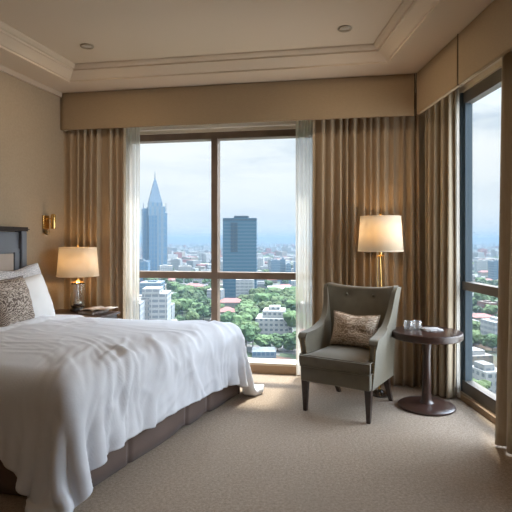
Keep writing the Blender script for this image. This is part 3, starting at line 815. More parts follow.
for (x, y) in ((-.26, -.28), (.26, -.28)):
    bm = bmesh.new()
    rings = []
    for z, s_ in ((0, .0145), (.25, .026)):
        rings.append([bm.verts.new((x+dx*s_, y+dy*s_, z)) for dx, dy in ((-1, -1), (1, -1), (1, 1), (-1, 1))])
    for i in range(4): bm.faces.new((rings[0][i], rings[0][(i+1) % 4], rings[1][(i+1) % 4], rings[1][i]))
    bm.faces.new(rings[0][::-1]); bm.faces.new(rings[1]); bmesh.ops.bevel(bm, geom=list(bm.edges), offset=.003, segments=1, affect='EDGES'); link('leg', bm, M['espresso'], ch)
for x in (-.235, .235):
    bm = bmesh.new(); rings = []
    for z, s_, dy in ((0, .015, .125), (.06, .017, .085), (.13, .020, .045), (.19, .023, .015), (.255, .026, 0)):
        rings.append([bm.verts.new((x+a*s_, .20+dy+b*s_, z)) for a, b in ((-1, -1), (1, -1), (1, 1), (-1, 1))])
    for q0, q1 in zip(rings, rings[1:]):
        for i in range(4): bm.faces.new((q0[i], q0[(i+1) % 4], q1[(i+1) % 4], q1[i]))
    bm.faces.new(rings[0][::-1]); bm.faces.new(rings[-1]); link('leg', bm, M['espresso'], ch, True, 30)
# scroll cushion on the chair
lean = .26
up = Vector((0, math.sin(lean), math.cos(lean))); wd = Vector((1, 0, 0)); nm = wd.cross(up)
cm = ch_m @ frame(Vector((.015, .060, .475+.140)), wd, up, nm) @ Matrix.Rotation(-.02, 4, 'Z')
pillow('cushion', .40, .275, .13, cm, M['beigescroll'], 'beige scroll patterned cushion leaning on the back of the armchair', 'cushion', seed=21, pinch=.085, piping=M['beigescroll'], dent=.05)

# ------------------------------------------------------------------ floor lamp
fl = empty('floor_lamp', (1.085, 4.36, 0), label='brass floor lamp with lit cream drum shade behind the armchair', cat='lamp')
bm = bmesh.new(); add_lathe(bm, [(.085, 0), (.09, .006), (.09, .014), (.08, .02), (.03, .028), (.018, .045)], 36); link('base', bm, M['darkbase'], fl, True, 40)
bm = bmesh.new(); add_tube(bm, [(.012*math.sin(z*3.2-.4)-.003, .008*math.cos(z*3), z) for z in [.03+1.19*i/40 for i in range(41)]], [.013-.004*i/40 for i in range(41)], 12); link('stem', bm, M['brass'], fl, True)
bm = bmesh.new(); add_tube(bm, [(-.018+.010*math.sin(z*4.0), -.004, z) for z in [.03+1.19*i/40 for i in range(41)]], .0035, 8); link('slim_rod', bm, M['brass'], fl, True)
bm = bmesh.new(); add_lathe(bm, [(.030, 1.205), (.033, 1.21), (.012, 1.222), (.012, 1.25)], 24); link('neck', bm, M['brass'], fl, True, 40)
shade(fl, 1.256, 1.552, .192, .172)
bulb_light((1.085, 4.36, 1.42), 4.5)

# ------------------------------------------------------------------ round table
tb = empty('side_table', (1.378, 4.04, 0), label='round dark wood pedestal table beside the armchair', cat='side table')
bm = bmesh.new(); add_lathe(bm, [(.0, .558), (.262, .558), (.272, .562), (.277, .57), (.277, .606), (.272, .615), (.262, .618), (0, .618)], 64, None, False, False)
bmesh.ops.remove_doubles(bm, verts=bm.verts, dist=1e-5); link('top', bm, M['darkwood'], tb, True, 40)
bm = bmesh.new(); add_lathe(bm, [(.07, .034), (.05, .045), (.039, .07), (.034, .14), (.032, .42), (.040, .53), (.06, .555), (.06, .56)], 40); link('pedestal', bm, M['darkwood'], tb, True, 40)
bm = bmesh.new(); add_lathe(bm, [(.215, 0), (.222, .006), (.222, .018), (.212, .026), (.16, .032), (.08, .038), (.06, .04)], 64); link('base', bm, M['darkwood'], tb, True, 40)
def tumbler(x, y, label, s=1.0):
    bm = bmesh.new(); add_lathe(bm, [(.026, 0), (.033, .004), (.036, .04), (.034, .074), (.032, .076), (.030, .074), (.0325, .04), (.029, .012), (.0, .010)], 32, None, True, False)
    bmesh.ops.remove_doubles(bm, verts=bm.verts, dist=1e-5)
    o = link('glass_tumbler', bm, M['tumbler'], None, True, 50); o.location = (x, y, .6185); tag(o, label, 'glass'); return o
tumbler(1.232, 4.05, 'clear glass tumbler at the left of the pair on the round table')
tumbler(1.308, 4.06, 'clear glass tumbler nearer the folded napkin on the round table')
bm = bmesh.new(); 
for i, (a, w_) in enumerate(((0, .075), (.3, .07), (-.25, .062))):
    add_box(bm, (-w_, -w_*.8, i*.005), (w_, w_*.8, i*.005+.006), Matrix.Rotation(a, 4, 'Z'), .002)
np_ = link('folded_napkin', bm, M['napkin'], None, True, 40); np_.location = (1.425, 4.06, .6185); np_.rotation_euler = (0, 0, .2)
tag(np_, 'folded pale grey napkin lying flat on the round table', 'napkin')

# ------------------------------------------------------------------ downlights and added fill lamps
def downlight(x, y, label, power=0.0, grp=None):
    root = empty('ceiling_downlight', (x, y, ZC), label=label, cat='downlight', group=grp)
    bm = bmesh.new(); add_lathe(bm, [(.034, -.0005), (.052, -.0005), (.055, -.006), (.048, -.012), (.034, -.009), (.034, -.0005)], 28, None, False, False); link('ring', bm, M['fixture'], root, True, 40)
    bm = bmesh.new(); add_lathe(bm, [(.0, -.003), (.035, -.003)], 24, None, False, False); bmesh.ops.remove_doubles(bm, verts=bm.verts, dist=1e-5); link('lens', bm, M['lampface'], root)
    if power:
        L = bpy.data.lights.new('ceiling_fill_beam', 'AREA'); L.shape = 'DISK'; L.size = .09; L.energy = power; L.color = (1.0, .80, .58); L.spread = PI
        o = bpy.data.objects.new('ceiling_fill_beam', L); COL.objects.link(o); o.location = (x, y, ZC-.03)
    return root
downlight(-1.376, 4.07, 'small recessed ceiling downlight near the left corner of the tray', 4.5)
downlight(.664, 3.73, 'small recessed ceiling downlight near the right corner of the tray', 4.5)
for x, y in ((-2.2, 1.2), (.8, 1.2), (-2.4, -1.2), (.9, -1.2)):  # unseen soft discs added under the ceiling as room fill, without fixtures
    L = bpy.data.lights.new('ceiling_fill_beam', 'AREA'); L.shape = 'DISK'; L.size = .6; L.energy = 2.6; L.color = (1.0, .76, .52)
    o = bpy.data.objects.new('ceiling_fill_beam', L); COL.objects.link(o); o.location = (x, y, ZC-.03)

# ------------------------------------------------------------------ the city outside
GZ = -62.0
EYE = CAMZ-GZ
def G(u, v): d = EYE*F/(v-240); return Vector(((u-256)/F*d, d, GZ))
def ground_mat():
    w = NT('city_ground'); bs = w.n('ShaderNodeBsdfPrincipled', i_Roughness=.95)
    tc = w.n('ShaderNodeTexCoord'); vo = w.n('ShaderNodeTexVoronoi', i_Scale=.03); n1 = w.n('ShaderNodeTexNoise', i_Scale=.004, i_Detail=5.0); n2 = w.n('ShaderNodeTexNoise', i_Scale=.06, i_Detail=6.0)
    for n in (vo, n1, n2): w.l(tc.outputs['Object'], n.inputs['Vector'])
    bw = w.n('ShaderNodeSeparateColor'); w.l(vo.outputs['Color'], bw.inputs[0])
    c = w.mix(bw.outputs[0], (.085, .082, .078), (.15, .142, .132))
    c = w.mix(w.math('GREATER_THAN', bw.outputs[1], .80), c, (.11, .055, .04))
    r = w.n('ShaderNodeMapRange'); r.inputs[1].default_value = .46; r.inputs[2].default_value = .54; w.l(n1.outputs[0], r.inputs[0])
    g = w.mix(n2.outputs[0], (.02, .036, .014), (.05, .075, .028))
    c = w.mix(w.math('MAXIMUM', r.outputs[0], w.math('GREATER_THAN', n2.outputs[0], .56)), c, g)
    w.l(c, bs.inputs['Base Color']); w.l(bs.outputs[0], w.out.inputs[0]); return w.m
bm = bmesh.new(); add_prism(bm, [(-14000, 30), (14000, 30), (14000, 26000), (-14000, 26000)], GZ-2, GZ); tag(link('ground', bm, ground_mat()), kind='structure')

def leaf_mat(name, a, b):
    w = NT(name); bs = w.n('ShaderNodeBsdfPrincipled', i_Roughness=.8, i_Specular_IOR_Level=.2)
    tc = w.n('ShaderNodeTexCoord'); nz = w.n('ShaderNodeTexNoise', i_Scale=.9, i_Detail=5.0); w.l(tc.outputs['Object'], nz.inputs['Vector'])
    oi = w.n('ShaderNodeObjectInfo'); c = w.mix(nz.outputs[0], a, b)
    hs = w.n('ShaderNodeHueSaturation'); w.l(c, hs.inputs['Color'])
    w.l(w.math('ADD', w.math('MULTIPLY', oi.outputs['Random'], .5), .75), hs.inputs['Value'])
    w.l(w.math('ADD', w.math('MULTIPLY', oi.outputs['Random'], .04), .48), hs.inputs['Hue'])
    w.l(hs.outputs[0], bs.inputs['Base Color'])
    bp = w.n('ShaderNodeBump', i_Strength=1.0, i_Distance=.8); w.l(nz.outputs[0], bp.inputs['Height']); w.l(bp.outputs[0], bs.inputs['Normal'])
    w.l(bs.outputs[0], w.out.inputs[0]); return w.m
LEAF = [leaf_mat('leaves_dark', (.026, .05, .02), (.075, .115, .045)), leaf_mat('leaves_light', (.05, .085, .03), (.12, .165, .065))]
BARK = mat('bark', (.10, .07, .05), .9)
def tree_mesh(seed, H, W):
    rnd = random.Random(seed); bm = bmesh.new()
    add_tube(bm, [(0, 0, 0), (.1, 0, H*.5)], [.35, .2], 6)
    nt = len(bm.faces)
    blobs = [(0, 0, H*.66, W*.40)]
    for k in range(11):
        a = rnd.uniform(0, 2*PI); rr = W*rnd.uniform(.15, .36); blobs.append((rr*math.cos(a), rr*math.sin(a), H*rnd.uniform(.42, .86), W*rnd.uniform(.16, .27)))
    for (x, y, z, r) in blobs:
        g = bmesh.ops.create_icosphere(bm, subdivisions=2, radius=r, matrix=Matrix.Translation((x, y, z)))
        for v in g['verts']:
            d = v.co-Vector((x, y, z)); v.co += d.normalized()*r*.55*noise.noise(v.co*.9+Vector((seed, 0, 0))); v.co.z = z+(v.co.z-z)*.8
    me = bpy.data.meshes.new('city_tree'); bm.faces.ensure_lookup_table()
    for i, f in enumerate(bm.faces): f.material_index = 0 if i >= nt else 1
    bm.to_mesh(me); bm.free()
    return me
TREES = []
for i in range(6):
    me = tree_mesh(i*7+1, 10+i % 3*2.0, 11+i % 2*3.0); me.materials.append(LEAF[i % 2]); me.materials.append(BARK); TREES.append(me)
taken = []          # building footprints as (x, y, radius)
def free(p, r): return all((p.x-x)**2+(p.y-y)**2 > (r+q)**2 for x, y, q in taken)

# facades
FM = dict(
    blue=facade('blue_glass_tower', (.18, .30, .42), (.06, .14, .23), (.35, .36, .36), 5.0, 7.2, (.16, .84), (.12, .9), .12),
    pale=facade('pale_blue_stone', (.30, .39, .47), (.10, .19, .28), (.36, .42, .46), 7.5, 10.8, (.38, .80), (.04, .94), .2),
    teal=facade('teal_glass_slab', (.09, .20, .29), (.03, .088, .135), (.2, .22, .24), 40.0, 3.8, (-.1, 1.1), (.3, .95), .10),
    tealdark=facade('teal_glass_recess', (.03, .07, .10), (.018, .045, .075), (.2, .22, .24), 4.0, 3.8, (.1, .9), (.2, .95), .10),
    spire=mat('spire_metal', (.13, .18, .23), .5, metal=.2),
    white=facade('white_render', (.66, .65, .62), (.10, .12, .14), (.60, .58, .55), 3.4, 3.3, (.18, .72), (.32, .78), .3, .2),
    offwhite=facade('balcony_white', (.62, .62, .61), (.16, .18, .20), (.62, .61, .59), 4.2, 3.2, (.08, .92), (.30, .80), .4, .15),
    grey=facade('grey_concrete', (.42, .42, .41), (.12, .14, .16), (.46, .45, .43), 3.2, 3.4, (.2, .8), (.3, .8), .3, .4),
    tan=facade('tan_render', (.47, .39, .31), (.12, .12, .12), (.44, .40, .36), 3.2, 3.2, (.25, .7), (.3, .75), .3, .4),
    red=facade('red_tile_house', (.54, .48, .42), (.12, .12, .12), (.40, .135, .105), 3.0, 3.2, (.3, .7), (.3, .75), .3, .3),
    brick=facade('red_brick', (.34, .15, .11), (.10, .10, .11), (.42, .33, .28), 3.0, 3.2, (.3, .7), (.3, .75), .3, .3),
    bluesteel=facade('blue_office', (.26, .36, .44), (.07, .13, .19), (.4, .43, .45), 2.4, 3.6, (.12, .88), (.25, .85), .15, .3),
)
def block(name, parent, lo, hi, m):
    bm = bmesh.new(); add_box(bm, lo, hi); return link(name, bm, m, parent)
def place(u, v, rz, name, label, cat, group=None):
    p = G(u, v); return empty(name, p, rz, label=label, cat=cat, group=group), p.y/F
# the stepped tower with the spire
tw, k = place(153.5, 278, .30, 'spire_tower', 'blue stepped skyscraper topped by a tall pointed spire', 'skyscraper')
Wd = 20*k
zt = lambda v: P(0, v, tw.location.y).z-GZ
block('shaft', tw, (-Wd*.30, -Wd*.5, 0), (Wd*.52, Wd*.5, zt(207)), FM['pale'])
block('glass_wing', tw, (-Wd*.56, -Wd*.38, 0), (-Wd*.30, Wd*.38, zt(209)), FM['blue'])
block('glass_bay', tw, (-Wd*.28, -Wd*.58, 0), (Wd*.12, -Wd*.5, zt(216)), FM['blue'])
block('glass_wing', tw, (Wd*.52, -Wd*.36, 0), (Wd*.64, Wd*.36, zt(213)), FM['pale'])
block('crown_block', tw, (-Wd*.26, -Wd*.40, zt(207)), (Wd*.40, Wd*.40, zt(203)), FM['pale'])
bm = bmesh.new()
for q0, q1, h0, h1 in ((.33, .13, zt(203), zt(186)), (.13, .035, zt(186), zt(179)), (.03, .006, zt(179), zt(171))):
    a = [bm.verts.new((Wd*.07+sx*q0*Wd, sy*q0*Wd, h0)) for sx, sy in ((-1, -1), (1, -1), (1, 1), (-1, 1))]; b = [bm.verts.new((Wd*.07+sx*q1*Wd, sy*q1*Wd, h1)) for sx, sy in ((-1, -1), (1, -1), (1, 1), (-1, 1))]
    for i in range(4): bm.faces.new((a[i], a[(i+1) % 4], b[(i+1) % 4], b[i]))
    bm.faces.new(b)
link('spire', bm, FM['spire'], tw)
for sx in (-.52, .58):
    bm = bmesh.new(); add_tube(bm, [(Wd*sx, -Wd*.3, zt(212)), (Wd*sx, -Wd*.3, zt(203))], [.9, .3], 6); link('pinnacle', bm, FM['spire'], tw)
taken.append((tw.location.x, tw.location.y, Wd))
# the dark slab
sl, k = place(240.5, 297, -.04, 'glass_tower', 'dark teal glass office slab right of the window mullion', 'skyscraper')
zt = lambda v: P(0, v, sl.location.y).z-GZ; Wd = 33*k
block('shaft', sl, (-Wd*.5, -Wd*.35, 0), (Wd*.5, Wd*.35, zt(218.5)), FM['teal'])
block('dark_recess', sl, (-Wd*.27, -Wd*.36, zt(252)), (-Wd*.06, -Wd*.349, zt(223)), FM['tealdark'])
block('crown_band', sl, (-Wd*.5, -Wd*.357, zt(221)), (Wd*.5, -Wd*.349, zt(219.5)), FM['tealdark'])
block('penthouse', sl, (-Wd*.18, -Wd*.25, zt(218.5)), (Wd*.25, Wd*.2, zt(216.2)), FM['tealdark'])
taken.append((sl.location.x, sl.location.y, Wd*.7))
def tower(u0, u1, vt, vb, depth, rz, m, name, label, cat, extra=(), roofbox=True):
    p = G((u0+u1)/2, vb); k = p.y/F; W = (u1-u0)*k; D = depth
    c_ = p+Vector((0, D/2, 0)); root = empty(name, c_, rz, label=label, cat=cat)
    h = P(0, vt, p.y).z-GZ
    block('walls', root, (-W/2, -D/2, 0), (W/2, D/2, h), m)
    if roofbox: block('roof_plant', root, (-W*.2, -D*.2, h), (W*.22, D*.2, h+max(1.2, h*.05)), m)
    for (x0, x1, y0, y1, z0, z1, mm, nn) in extra: block(nn, root, (W*x0, D*y0, h*z0), (W*x1, D*y1, h*z1), mm)
    taken.append((c_.x, c_.y, max(W, D)*.62)); return root
tower(280.5, 285.5, 259, 286, 16, 0, FM['bluesteel'], 'office_tower', 'small dark blue office tower right of the glass slab', 'office building')
tower(286.5, 291, 264, 287, 16, 0, FM['bluesteel'], 'office_tower', 'paler slim tower touching the small dark blue tower', 'office building')
tower(295, 300, 262, 284, 18, .1, FM['pale'], 'office_tower', 'slim grey tower beside the right sheer curtain', 'office building')
tower(139, 147, 262, 283, 22, .1, FM['blue'], 'office_tower', 'low blue glass tower left of the spire tower', 'office building')
tower(160, 171, 268, 275, 30, .05, FM['white'], 'office_block', 'low white flat roofed hall at the foot of the spire tower', 'building')
tower(141, 166, 294, 345, 22, .06, FM['offwhite'], 'apartment_block', 'large off-white apartment block with balconies at the lower left of the window', 'apartment block',
      ((-.5, .2, -.52, .3, 1.0, 1.10, FM['offwhite'], 'rooftop'), (-.52, -.20, -.56, -.5, .0, .93, FM['grey'], 'balcony_stack')))
tower(126, 139, 304, 352, 20, .06, FM['offwhite'], 'apartment_block', 'white apartment block seen through the left sheer curtain', 'apartment block')
tower(257, 290, 319, 335, 24, -.10, FM['white'], 'office_block', 'white terraced office building among trees at right of the window', 'office building',
      ((-.30, .38, -.30, .5, 1.0, 1.42, FM['white'], 'upper_storey'), (-.12, .22, -.1, .4, 1.42, 1.62, FM['white'], 'roof_house'), (.5, .62, -.3, .5, 0, .55, FM['white'], 'side_wing')))
tower(268, 293, 289, 297, 40, 0, FM['white'], 'market_hall', 'long low hall with white roof behind the terraced office', 'building', roofbox=False)
tower(236, 254, 280, 304, 16, -.02, FM['offwhite'], 'apartment_block', 'pale apartment block just right of the glass slab foot', 'apartment block')
tower(139, 160, 283, 297, 34, .04, FM['bluesteel'], 'office_block', 'blue-green low office block above the off-white apartments', 'office building')
tower(193, 216, 276, 284, 26, .0, FM['white'], 'office_block', 'pale low office block left of the mullion below the transom', 'office building')
def gable(u0, u1, vt, vb, depth, rz, label, m=None, ridge=.35):
    p = G((u0+u1)/2, vb); k = p.y/F; W = (u1-u0)*k; h = P(0, vt, p.y).z-GZ; h = max(h, 4.5); D = depth
    root = empty('red_roof_house', p+Vector((0, D/2, 0)), rz, label=label, cat='house')
    block('walls', root, (-W/2, -D/2, 0), (W/2, D/2, h*(1-ridge)), FM['tan'])
    bm = bmesh.new(); z0, z1 = h*(1-ridge), h
    a = [bm.verts.new((sx*(W/2+.6), sy*(D/2+.6), z0)) for sx, sy in ((-1, -1), (1, -1), (1, 1), (-1, 1))]; r0 = bm.verts.new((-W/2+D*.3, 0, z1)); r1 = bm.verts.new((W/2-D*.3, 0, z1))
    bm.faces.new((a[0], a[1], r1, r0)); bm.faces.new((a[2], a[3], r0, r1)); bm.faces.new((a[1], a[2], r1)); bm.faces.new((a[3], a[0], r0)); bm.faces.new(a[::-1])
    link('roof', bm, M_RED, root); taken.append((p.x, p.y+D/2, max(W, D)*.55)); return root
M_RED = mat('red_roof_tiles', (.26, .10, .085), .8, col2=(.21, .08, .07), nscale=.6)
gable(219, 242, 299, 309, 16, .0, 'red roofed long house right of the mullion, upper of two')
gable(219, 234, 308, 319, 16, .05, 'red roofed house right of the mullion, lower of two')
gable(184, 202, 284, 291, 20, .0, 'pinkish red roofed hall left of the mullion')
gable(475, 497, 315, 322, 18, .0, 'long red roof seen through the side window below its transom')
tower(487, 496, 303, 315, 16, .2, FM['brick'], 'brick_house', 'brick block seen through the side window under the transom', 'house')
tower(466, 488, 324, 332, 20, .1, FM['white'], 'flat_roof_block', 'white flat roofed block seen through the side window above the trees', 'building')
tower(466, 492, 356, 372, 14, .2, FM['tan'], 'flat_roof_block', 'tan flat roofed block at the bottom of the side window', 'building', ((-.3, .3, -.3, .3, 1.0, 1.25, FM['white'], 'upper_storey'),))
tower(482, 505, 372, 392, 12, .2, FM['white'], 'flat_roof_block', 'pale terraced block lowest in the side window', 'building', ((-.4, .1, -.3, .3, 1.0, 1.3, FM['grey'], 'upper_storey'),))
tower(252, 276, 352, 358, 13, .0, FM['bluesteel'], 'flat_roof_block', 'low blue-grey roof at the very bottom of the big window', 'building', roofbox=False)

# scattered neighbours: a shared set of meshes, each copy a house of its own
rnd = random.Random(5)
PROT = []
def proto(m, w, d, h, top=None):
    bm = bmesh.new(); add_box(bm, (-w/2, -d/2, 0), (w/2, d/2, h)); add_box(bm, (-w*.25, -d*.2, h), (w*.1, d*.25, h+1.6))
    me = bpy.data.meshes.new('city_block'); bm.to_mesh(me); bm.free(); me.materials.append(m); return me
def proto_gable(w, d, h):
    bm = bmesh.new(); add_box(bm, (-w/2, -d/2, 0), (w/2, d/2, h))
    a = [bm.verts.new((sx*(w/2+.5), sy*(d/2+.5), h)) for sx, sy in ((-1, -1), (1, -1), (1, 1), (-1, 1))]; r0 = bm.verts.new((-w/2+d*.3, 0, h+3)); r1 = bm.verts.new((w/2-d*.3, 0, h+3))
    for f in ((a[0], a[1], r1, r0), (a[2], a[3], r0, r1), (a[1], a[2], r1), (a[3], a[0], r0)): bm.faces.new(f).material_index = 1
    me = bpy.data.meshes.new('tiled_house'); bm.to_mesh(me); bm.free(); me.materials.append(FM['tan']); me.materials.append(M_RED); return me
KINDS = [
    ('white_block', 'pale low-rise block among many in the middle distance of the city', 'building', 'pale low-rise blocks across the city', [proto(FM['white'], 22, 16, 9), proto(FM['offwhite'], 16, 14, 15), proto(FM['grey'], 26, 18, 8), proto(FM['white'], 34, 18, 7)]),
    ('tan_block', 'tan low-rise block among many in the middle distance of the city', 'building', 'tan low-rise blocks across the city', [proto(FM['tan'], 20, 16, 9), proto(FM['tan'], 26, 14, 7)]),
    ('tiled_house', 'small red tiled house among many in the middle distance of the city', 'house', 'red tiled houses across the city', [proto_gable(18, 11, 5), proto_gable(24, 12, 6)]),
    ('high_block', 'mid-rise bluish block among many in the hazy distance of the city', 'building', 'mid-rise blocks in the hazy city', [proto(FM['bluesteel'], 18, 18, 32), proto(FM['grey'], 16, 18, 26), proto(FM['white'], 20, 16, 24)]),
]
counts = [115, 48, 54, 34]
for (nm_, lab, cat, grp, ms), cnt in zip(KINDS, counts):
    made = 0; tries = 0
    while made < cnt and tries < 4000:
        tries += 1
        v = 240+EYE*F/rnd.uniform(300, 1080) if nm_ != 'high_block' else 240+EYE*F/rnd.uniform(700, 1080)
        u = rnd.uniform(90, 560)
        p = G(u, v)
        if p.y < 560 and (170 < u < 215 or 225 < u < 300) : continue      # the park
        if not free(p, 15): continue
        o = bpy.data.objects.new(nm_, rnd.choice(ms)); COL.objects.link(o); o.location = p; o.rotation_euler = (0, 0, rnd.choice((0, .15, .3, -.1, 1.57, 1.4)))
        tag(o, lab, cat, grp); taken.append((p.x, p.y, 13)); made += 1
# trees of the park and streets
made = 0; tries = 0
def add_tree(p, s):
    global made
    o = bpy.data.objects.new('city_tree', rnd.choice(TREES)); COL.objects.link(o); o.location = p; o.rotation_euler = (0, 0, rnd.uniform(0, 6.28)); o.scale = (s, s, s*rnd.uniform(.85, 1.1))
    tag(o, 'round green tree in the park and streets far below the window', 'tree', 'trees of the city park and streets'); made += 1
KEEP = [(217, 244, 300, 327), (470, 502, 318, 334), (183, 203, 286, 298), (138, 170, 294, 352), (254, 294, 333, 346), (252, 279, 351, 364), (462, 492, 350, 384)]
spots = [(170, 216, 292, 330, 58), (222, 300, 300, 356, 105), (462, 505, 303, 312, 16), (462, 510, 334, 352, 26), (335, 455, 290, 400, 24), (130, 300, 275, 330, 45), (455, 520, 285, 400, 30)]
for u0, u1, v0, v1, cnt in spots:
    k_ = 0; tries = 0
    while k_ < cnt and tries < 3000:
        tries += 1
        u = rnd.uniform(u0, u1); v = 240+1/rnd.uniform(1/(v1-240), 1/(v0-240)); p = G(u, v)
        if not free(p, 5.5) or any(a0 < u < a1 and b0 < v < b1 for a0, a1, b0, b1 in KEEP): continue
        add_tree(p, rnd.uniform(.7, 1.15)); taken.append((p.x, p.y, 2.5)); k_ += 1
# everything farther: one mass of roofs and one of tree tops
bm = bmesh.new()
for i in range(5200):
    d = 1100*math.exp(rnd.uniform(0, 2.1)); x = rnd.uniform(-.42, .62)*d
    w, dd, h = rnd.uniform(12, 36), rnd.uniform(12, 30), rnd.choice((6, 8, 8, 10, 12, 18, 30 if rnd.random() < .4 else 9))
    mt = Matrix.Translation((x, d, GZ)) @ Matrix.Rotation(rnd.uniform(0, 1.5), 4, 'Z')
    k0 = len(bm.faces); add_box(bm, (-w/2, -dd/2, 0), (w/2, dd/2, h), mt)
    bm.faces.ensure_lookup_table(); mi = rnd.choice((0, 0, 0, 1, 2, 3))
    for f in bm.faces[k0:]: f.material_index = mi
tag(link('distant_city', bm, [FM['white'], FM['grey'], FM['tan'], M_RED]), 'hazy spread of tiny rooftops reaching to the horizon', 'city', kind='stuff')
bm = bmesh.new()
for i in range(2600):
    d = 1110*math.exp(rnd.uniform(0, 1.6)); x = rnd.uniform(-.42, .62)*d; r = rnd.uniform(5, 9)
    bmesh.ops.create_icosphere(bm, subdivisions=1, radius=r, matrix=Matrix.Translation((x, d, GZ+r*.7)) @ Matrix.Diagonal((1.3, 1.3, .8, 1)))
tag(link('distant_trees', bm, LEAF[0]), 'hazy dark green tree tops between the distant rooftops', 'trees', kind='stuff')
# haze in the air over the city
w = NT('city_haze'); vs = w.n('ShaderNodeVolumeScatter', i_Density=.00034, i_Anisotropy=0.0); vs.inputs[0].default_value = (.19, .26, .33, 1)
va = w.n('ShaderNodeVolumeAbsorption', i_Density=.00034); va.inputs[0].default_value = (.19, .26, .33, 1); sa = w.n('ShaderNodeAddShader'); w.l(vs.outputs[0], sa.inputs[0]); w.l(va.outputs[0], sa.inputs[1]); w.l(sa.outputs[0], w.out.inputs['Volume'])
bm = bmesh.new(); add_prism(bm, [(-9000, 60), (9000, 60), (13500, 20000), (-13500, 20000)], GZ-1, GZ+120)
tag(link('haze', bm, w.m), 'blue-white haze hanging over the whole city', 'haze', kind='stuff')

# ------------------------------------------------------------------ sky and sun
el = math.radians(62); az = Vector((.30, .95, 0)).normalized(); SUN = Vector((az.x*math.cos(el), az.y*math.cos(el), math.sin(el)))
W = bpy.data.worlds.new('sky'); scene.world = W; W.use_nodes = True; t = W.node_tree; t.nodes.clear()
def wn(kind, **kw):
    nd = t.nodes.new(kind)
    for k, v in kw.items():
        if k.startswith('i_'): nd.inputs[k[2:].replace('_', ' ')].default_value = v
        else: setattr(nd, k, v)
    return nd
tc = wn('ShaderNodeTexCoord'); sp = wn('ShaderNodeSeparateXYZ'); t.links.new(tc.outputs['Generated'], sp.inputs[0])
mp = wn('ShaderNodeMapping'); mp.inputs['Scale'].default_value = (1, 1, 3.6); t.links.new(tc.outputs['Generated'], mp.inputs[0])
nz = wn('ShaderNodeTexNoise', i_Scale=3.6, i_Detail=7.0, i_Roughness=.55, i_Distortion=.3); t.links.new(mp.outputs[0], nz.inputs['Vector'])
cr1 = wn('ShaderNodeValToRGB'); e = cr1.color_ramp.elements
e[0].position = .38; e[0].color = (.66, .73, .81, 1); e[1].position = .60; e[1].color = (1.0, .99, .975, 1); x = e.new(.48); x.color = (.88, .905, .93, 1)
t.links.new(nz.outputs[0], cr1.inputs[0])
hz = wn('ShaderNodeMapRange'); hz.inputs[1].default_value = 0; hz.inputs[2].default_value = .16; hz.inputs[3].default_value = 1; hz.inputs[4].default_value = 0; t.links.new(sp.outputs[2], hz.inputs[0])
mx = wn('ShaderNodeMix', data_type='RGBA'); t.links.new(hz.outputs[0], mx.inputs[0]); t.links.new(cr1.outputs[0], mx.inputs[6]); mx.inputs[7].default_value = (.87, .90, .93, 1)
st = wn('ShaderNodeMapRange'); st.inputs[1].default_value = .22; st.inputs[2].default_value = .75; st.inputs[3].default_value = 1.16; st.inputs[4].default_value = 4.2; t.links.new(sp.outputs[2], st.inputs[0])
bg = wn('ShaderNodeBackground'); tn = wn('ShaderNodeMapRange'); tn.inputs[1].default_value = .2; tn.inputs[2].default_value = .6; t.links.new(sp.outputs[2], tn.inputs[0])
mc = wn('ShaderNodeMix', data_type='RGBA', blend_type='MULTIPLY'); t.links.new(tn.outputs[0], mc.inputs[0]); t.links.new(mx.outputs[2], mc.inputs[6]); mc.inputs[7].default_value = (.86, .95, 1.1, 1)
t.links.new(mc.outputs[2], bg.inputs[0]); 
dt_ = wn('ShaderNodeVectorMath', operation='DOT_PRODUCT'); t.links.new(tc.outputs['Generated'], dt_.inputs[0]); dt_.inputs[1].default_value = SUN
pw = wn('ShaderNodeMath', operation='POWER'); mxx = wn('ShaderNodeMath', operation='MAXIMUM'); t.links.new(dt_.outputs['Value'], mxx.inputs[0]); mxx.inputs[1].default_value = 0
t.links.new(mxx.outputs[0], pw.inputs[0]); pw.inputs[1].default_value = 14
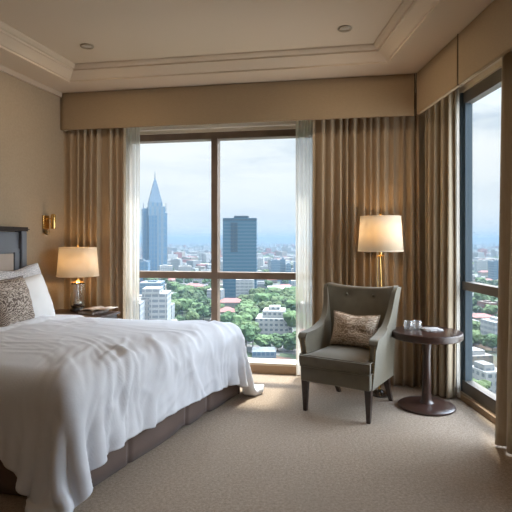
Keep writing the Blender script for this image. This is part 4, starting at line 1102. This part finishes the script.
ml = wn('ShaderNodeMath', operation='MULTIPLY'); t.links.new(pw.outputs[0], ml.inputs[0]); ml.inputs[1].default_value = 14
ad = wn('ShaderNodeMath', operation='ADD'); t.links.new(ml.outputs[0], ad.inputs[0]); t.links.new(st.outputs[0], ad.inputs[1]); 
rb = wn('ShaderNodeMapRange'); rb.interpolation_type = 'SMOOTHSTEP'; rb.inputs[1].default_value = .46; rb.inputs[2].default_value = .95; rb.inputs[3].default_value = 1; rb.inputs[4].default_value = 6.5; t.links.new(sp.outputs[0], rb.inputs[0])  # extra sky strength added on the unseen right side to brighten the room
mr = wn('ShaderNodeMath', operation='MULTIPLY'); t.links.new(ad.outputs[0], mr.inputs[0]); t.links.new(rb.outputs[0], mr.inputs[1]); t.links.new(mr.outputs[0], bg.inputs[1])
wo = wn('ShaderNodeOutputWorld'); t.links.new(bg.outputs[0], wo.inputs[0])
S = bpy.data.lights.new('sun', 'SUN'); S.energy = 9; S.angle = math.radians(4); S.color = (1.0, .92, .80)
so = bpy.data.objects.new('sun', S); COL.objects.link(so)
so.rotation_euler = SUN.to_track_quat('Z', 'Y').to_euler(); so.location = (3, 9, 8)

# ------------------------------------------------------------------ camera and view
cam = bpy.data.cameras.new('camera'); co_ = bpy.data.objects.new('camera', cam); COL.objects.link(co_)
cam.sensor_width = 36; cam.sensor_fit = 'HORIZONTAL'; cam.lens = F/512*36; cam.shift_y = -16/512; cam.clip_end = 40000; cam.clip_start = .05
co_.location = (0, 0, CAMZ); co_.rotation_euler = (PI/2, 0, 0); scene.camera = co_
v = scene.view_settings; scene.display_settings.display_device = 'sRGB'
v.view_transform = 'Standard'; v.look = 'None'; v.gamma = 1; v.use_curve_mapping = False; v.exposure = -0.03
cy = scene.cycles
cy.max_bounces = 12; cy.diffuse_bounces = 6; cy.glossy_bounces = 4; cy.transmission_bounces = 8; cy.transparent_max_bounces = 16; cy.volume_bounces = 2
cy.caustics_reflective = False; cy.caustics_refractive = False; cy.sample_clamp_indirect = 6.0
cy.use_denoising = True
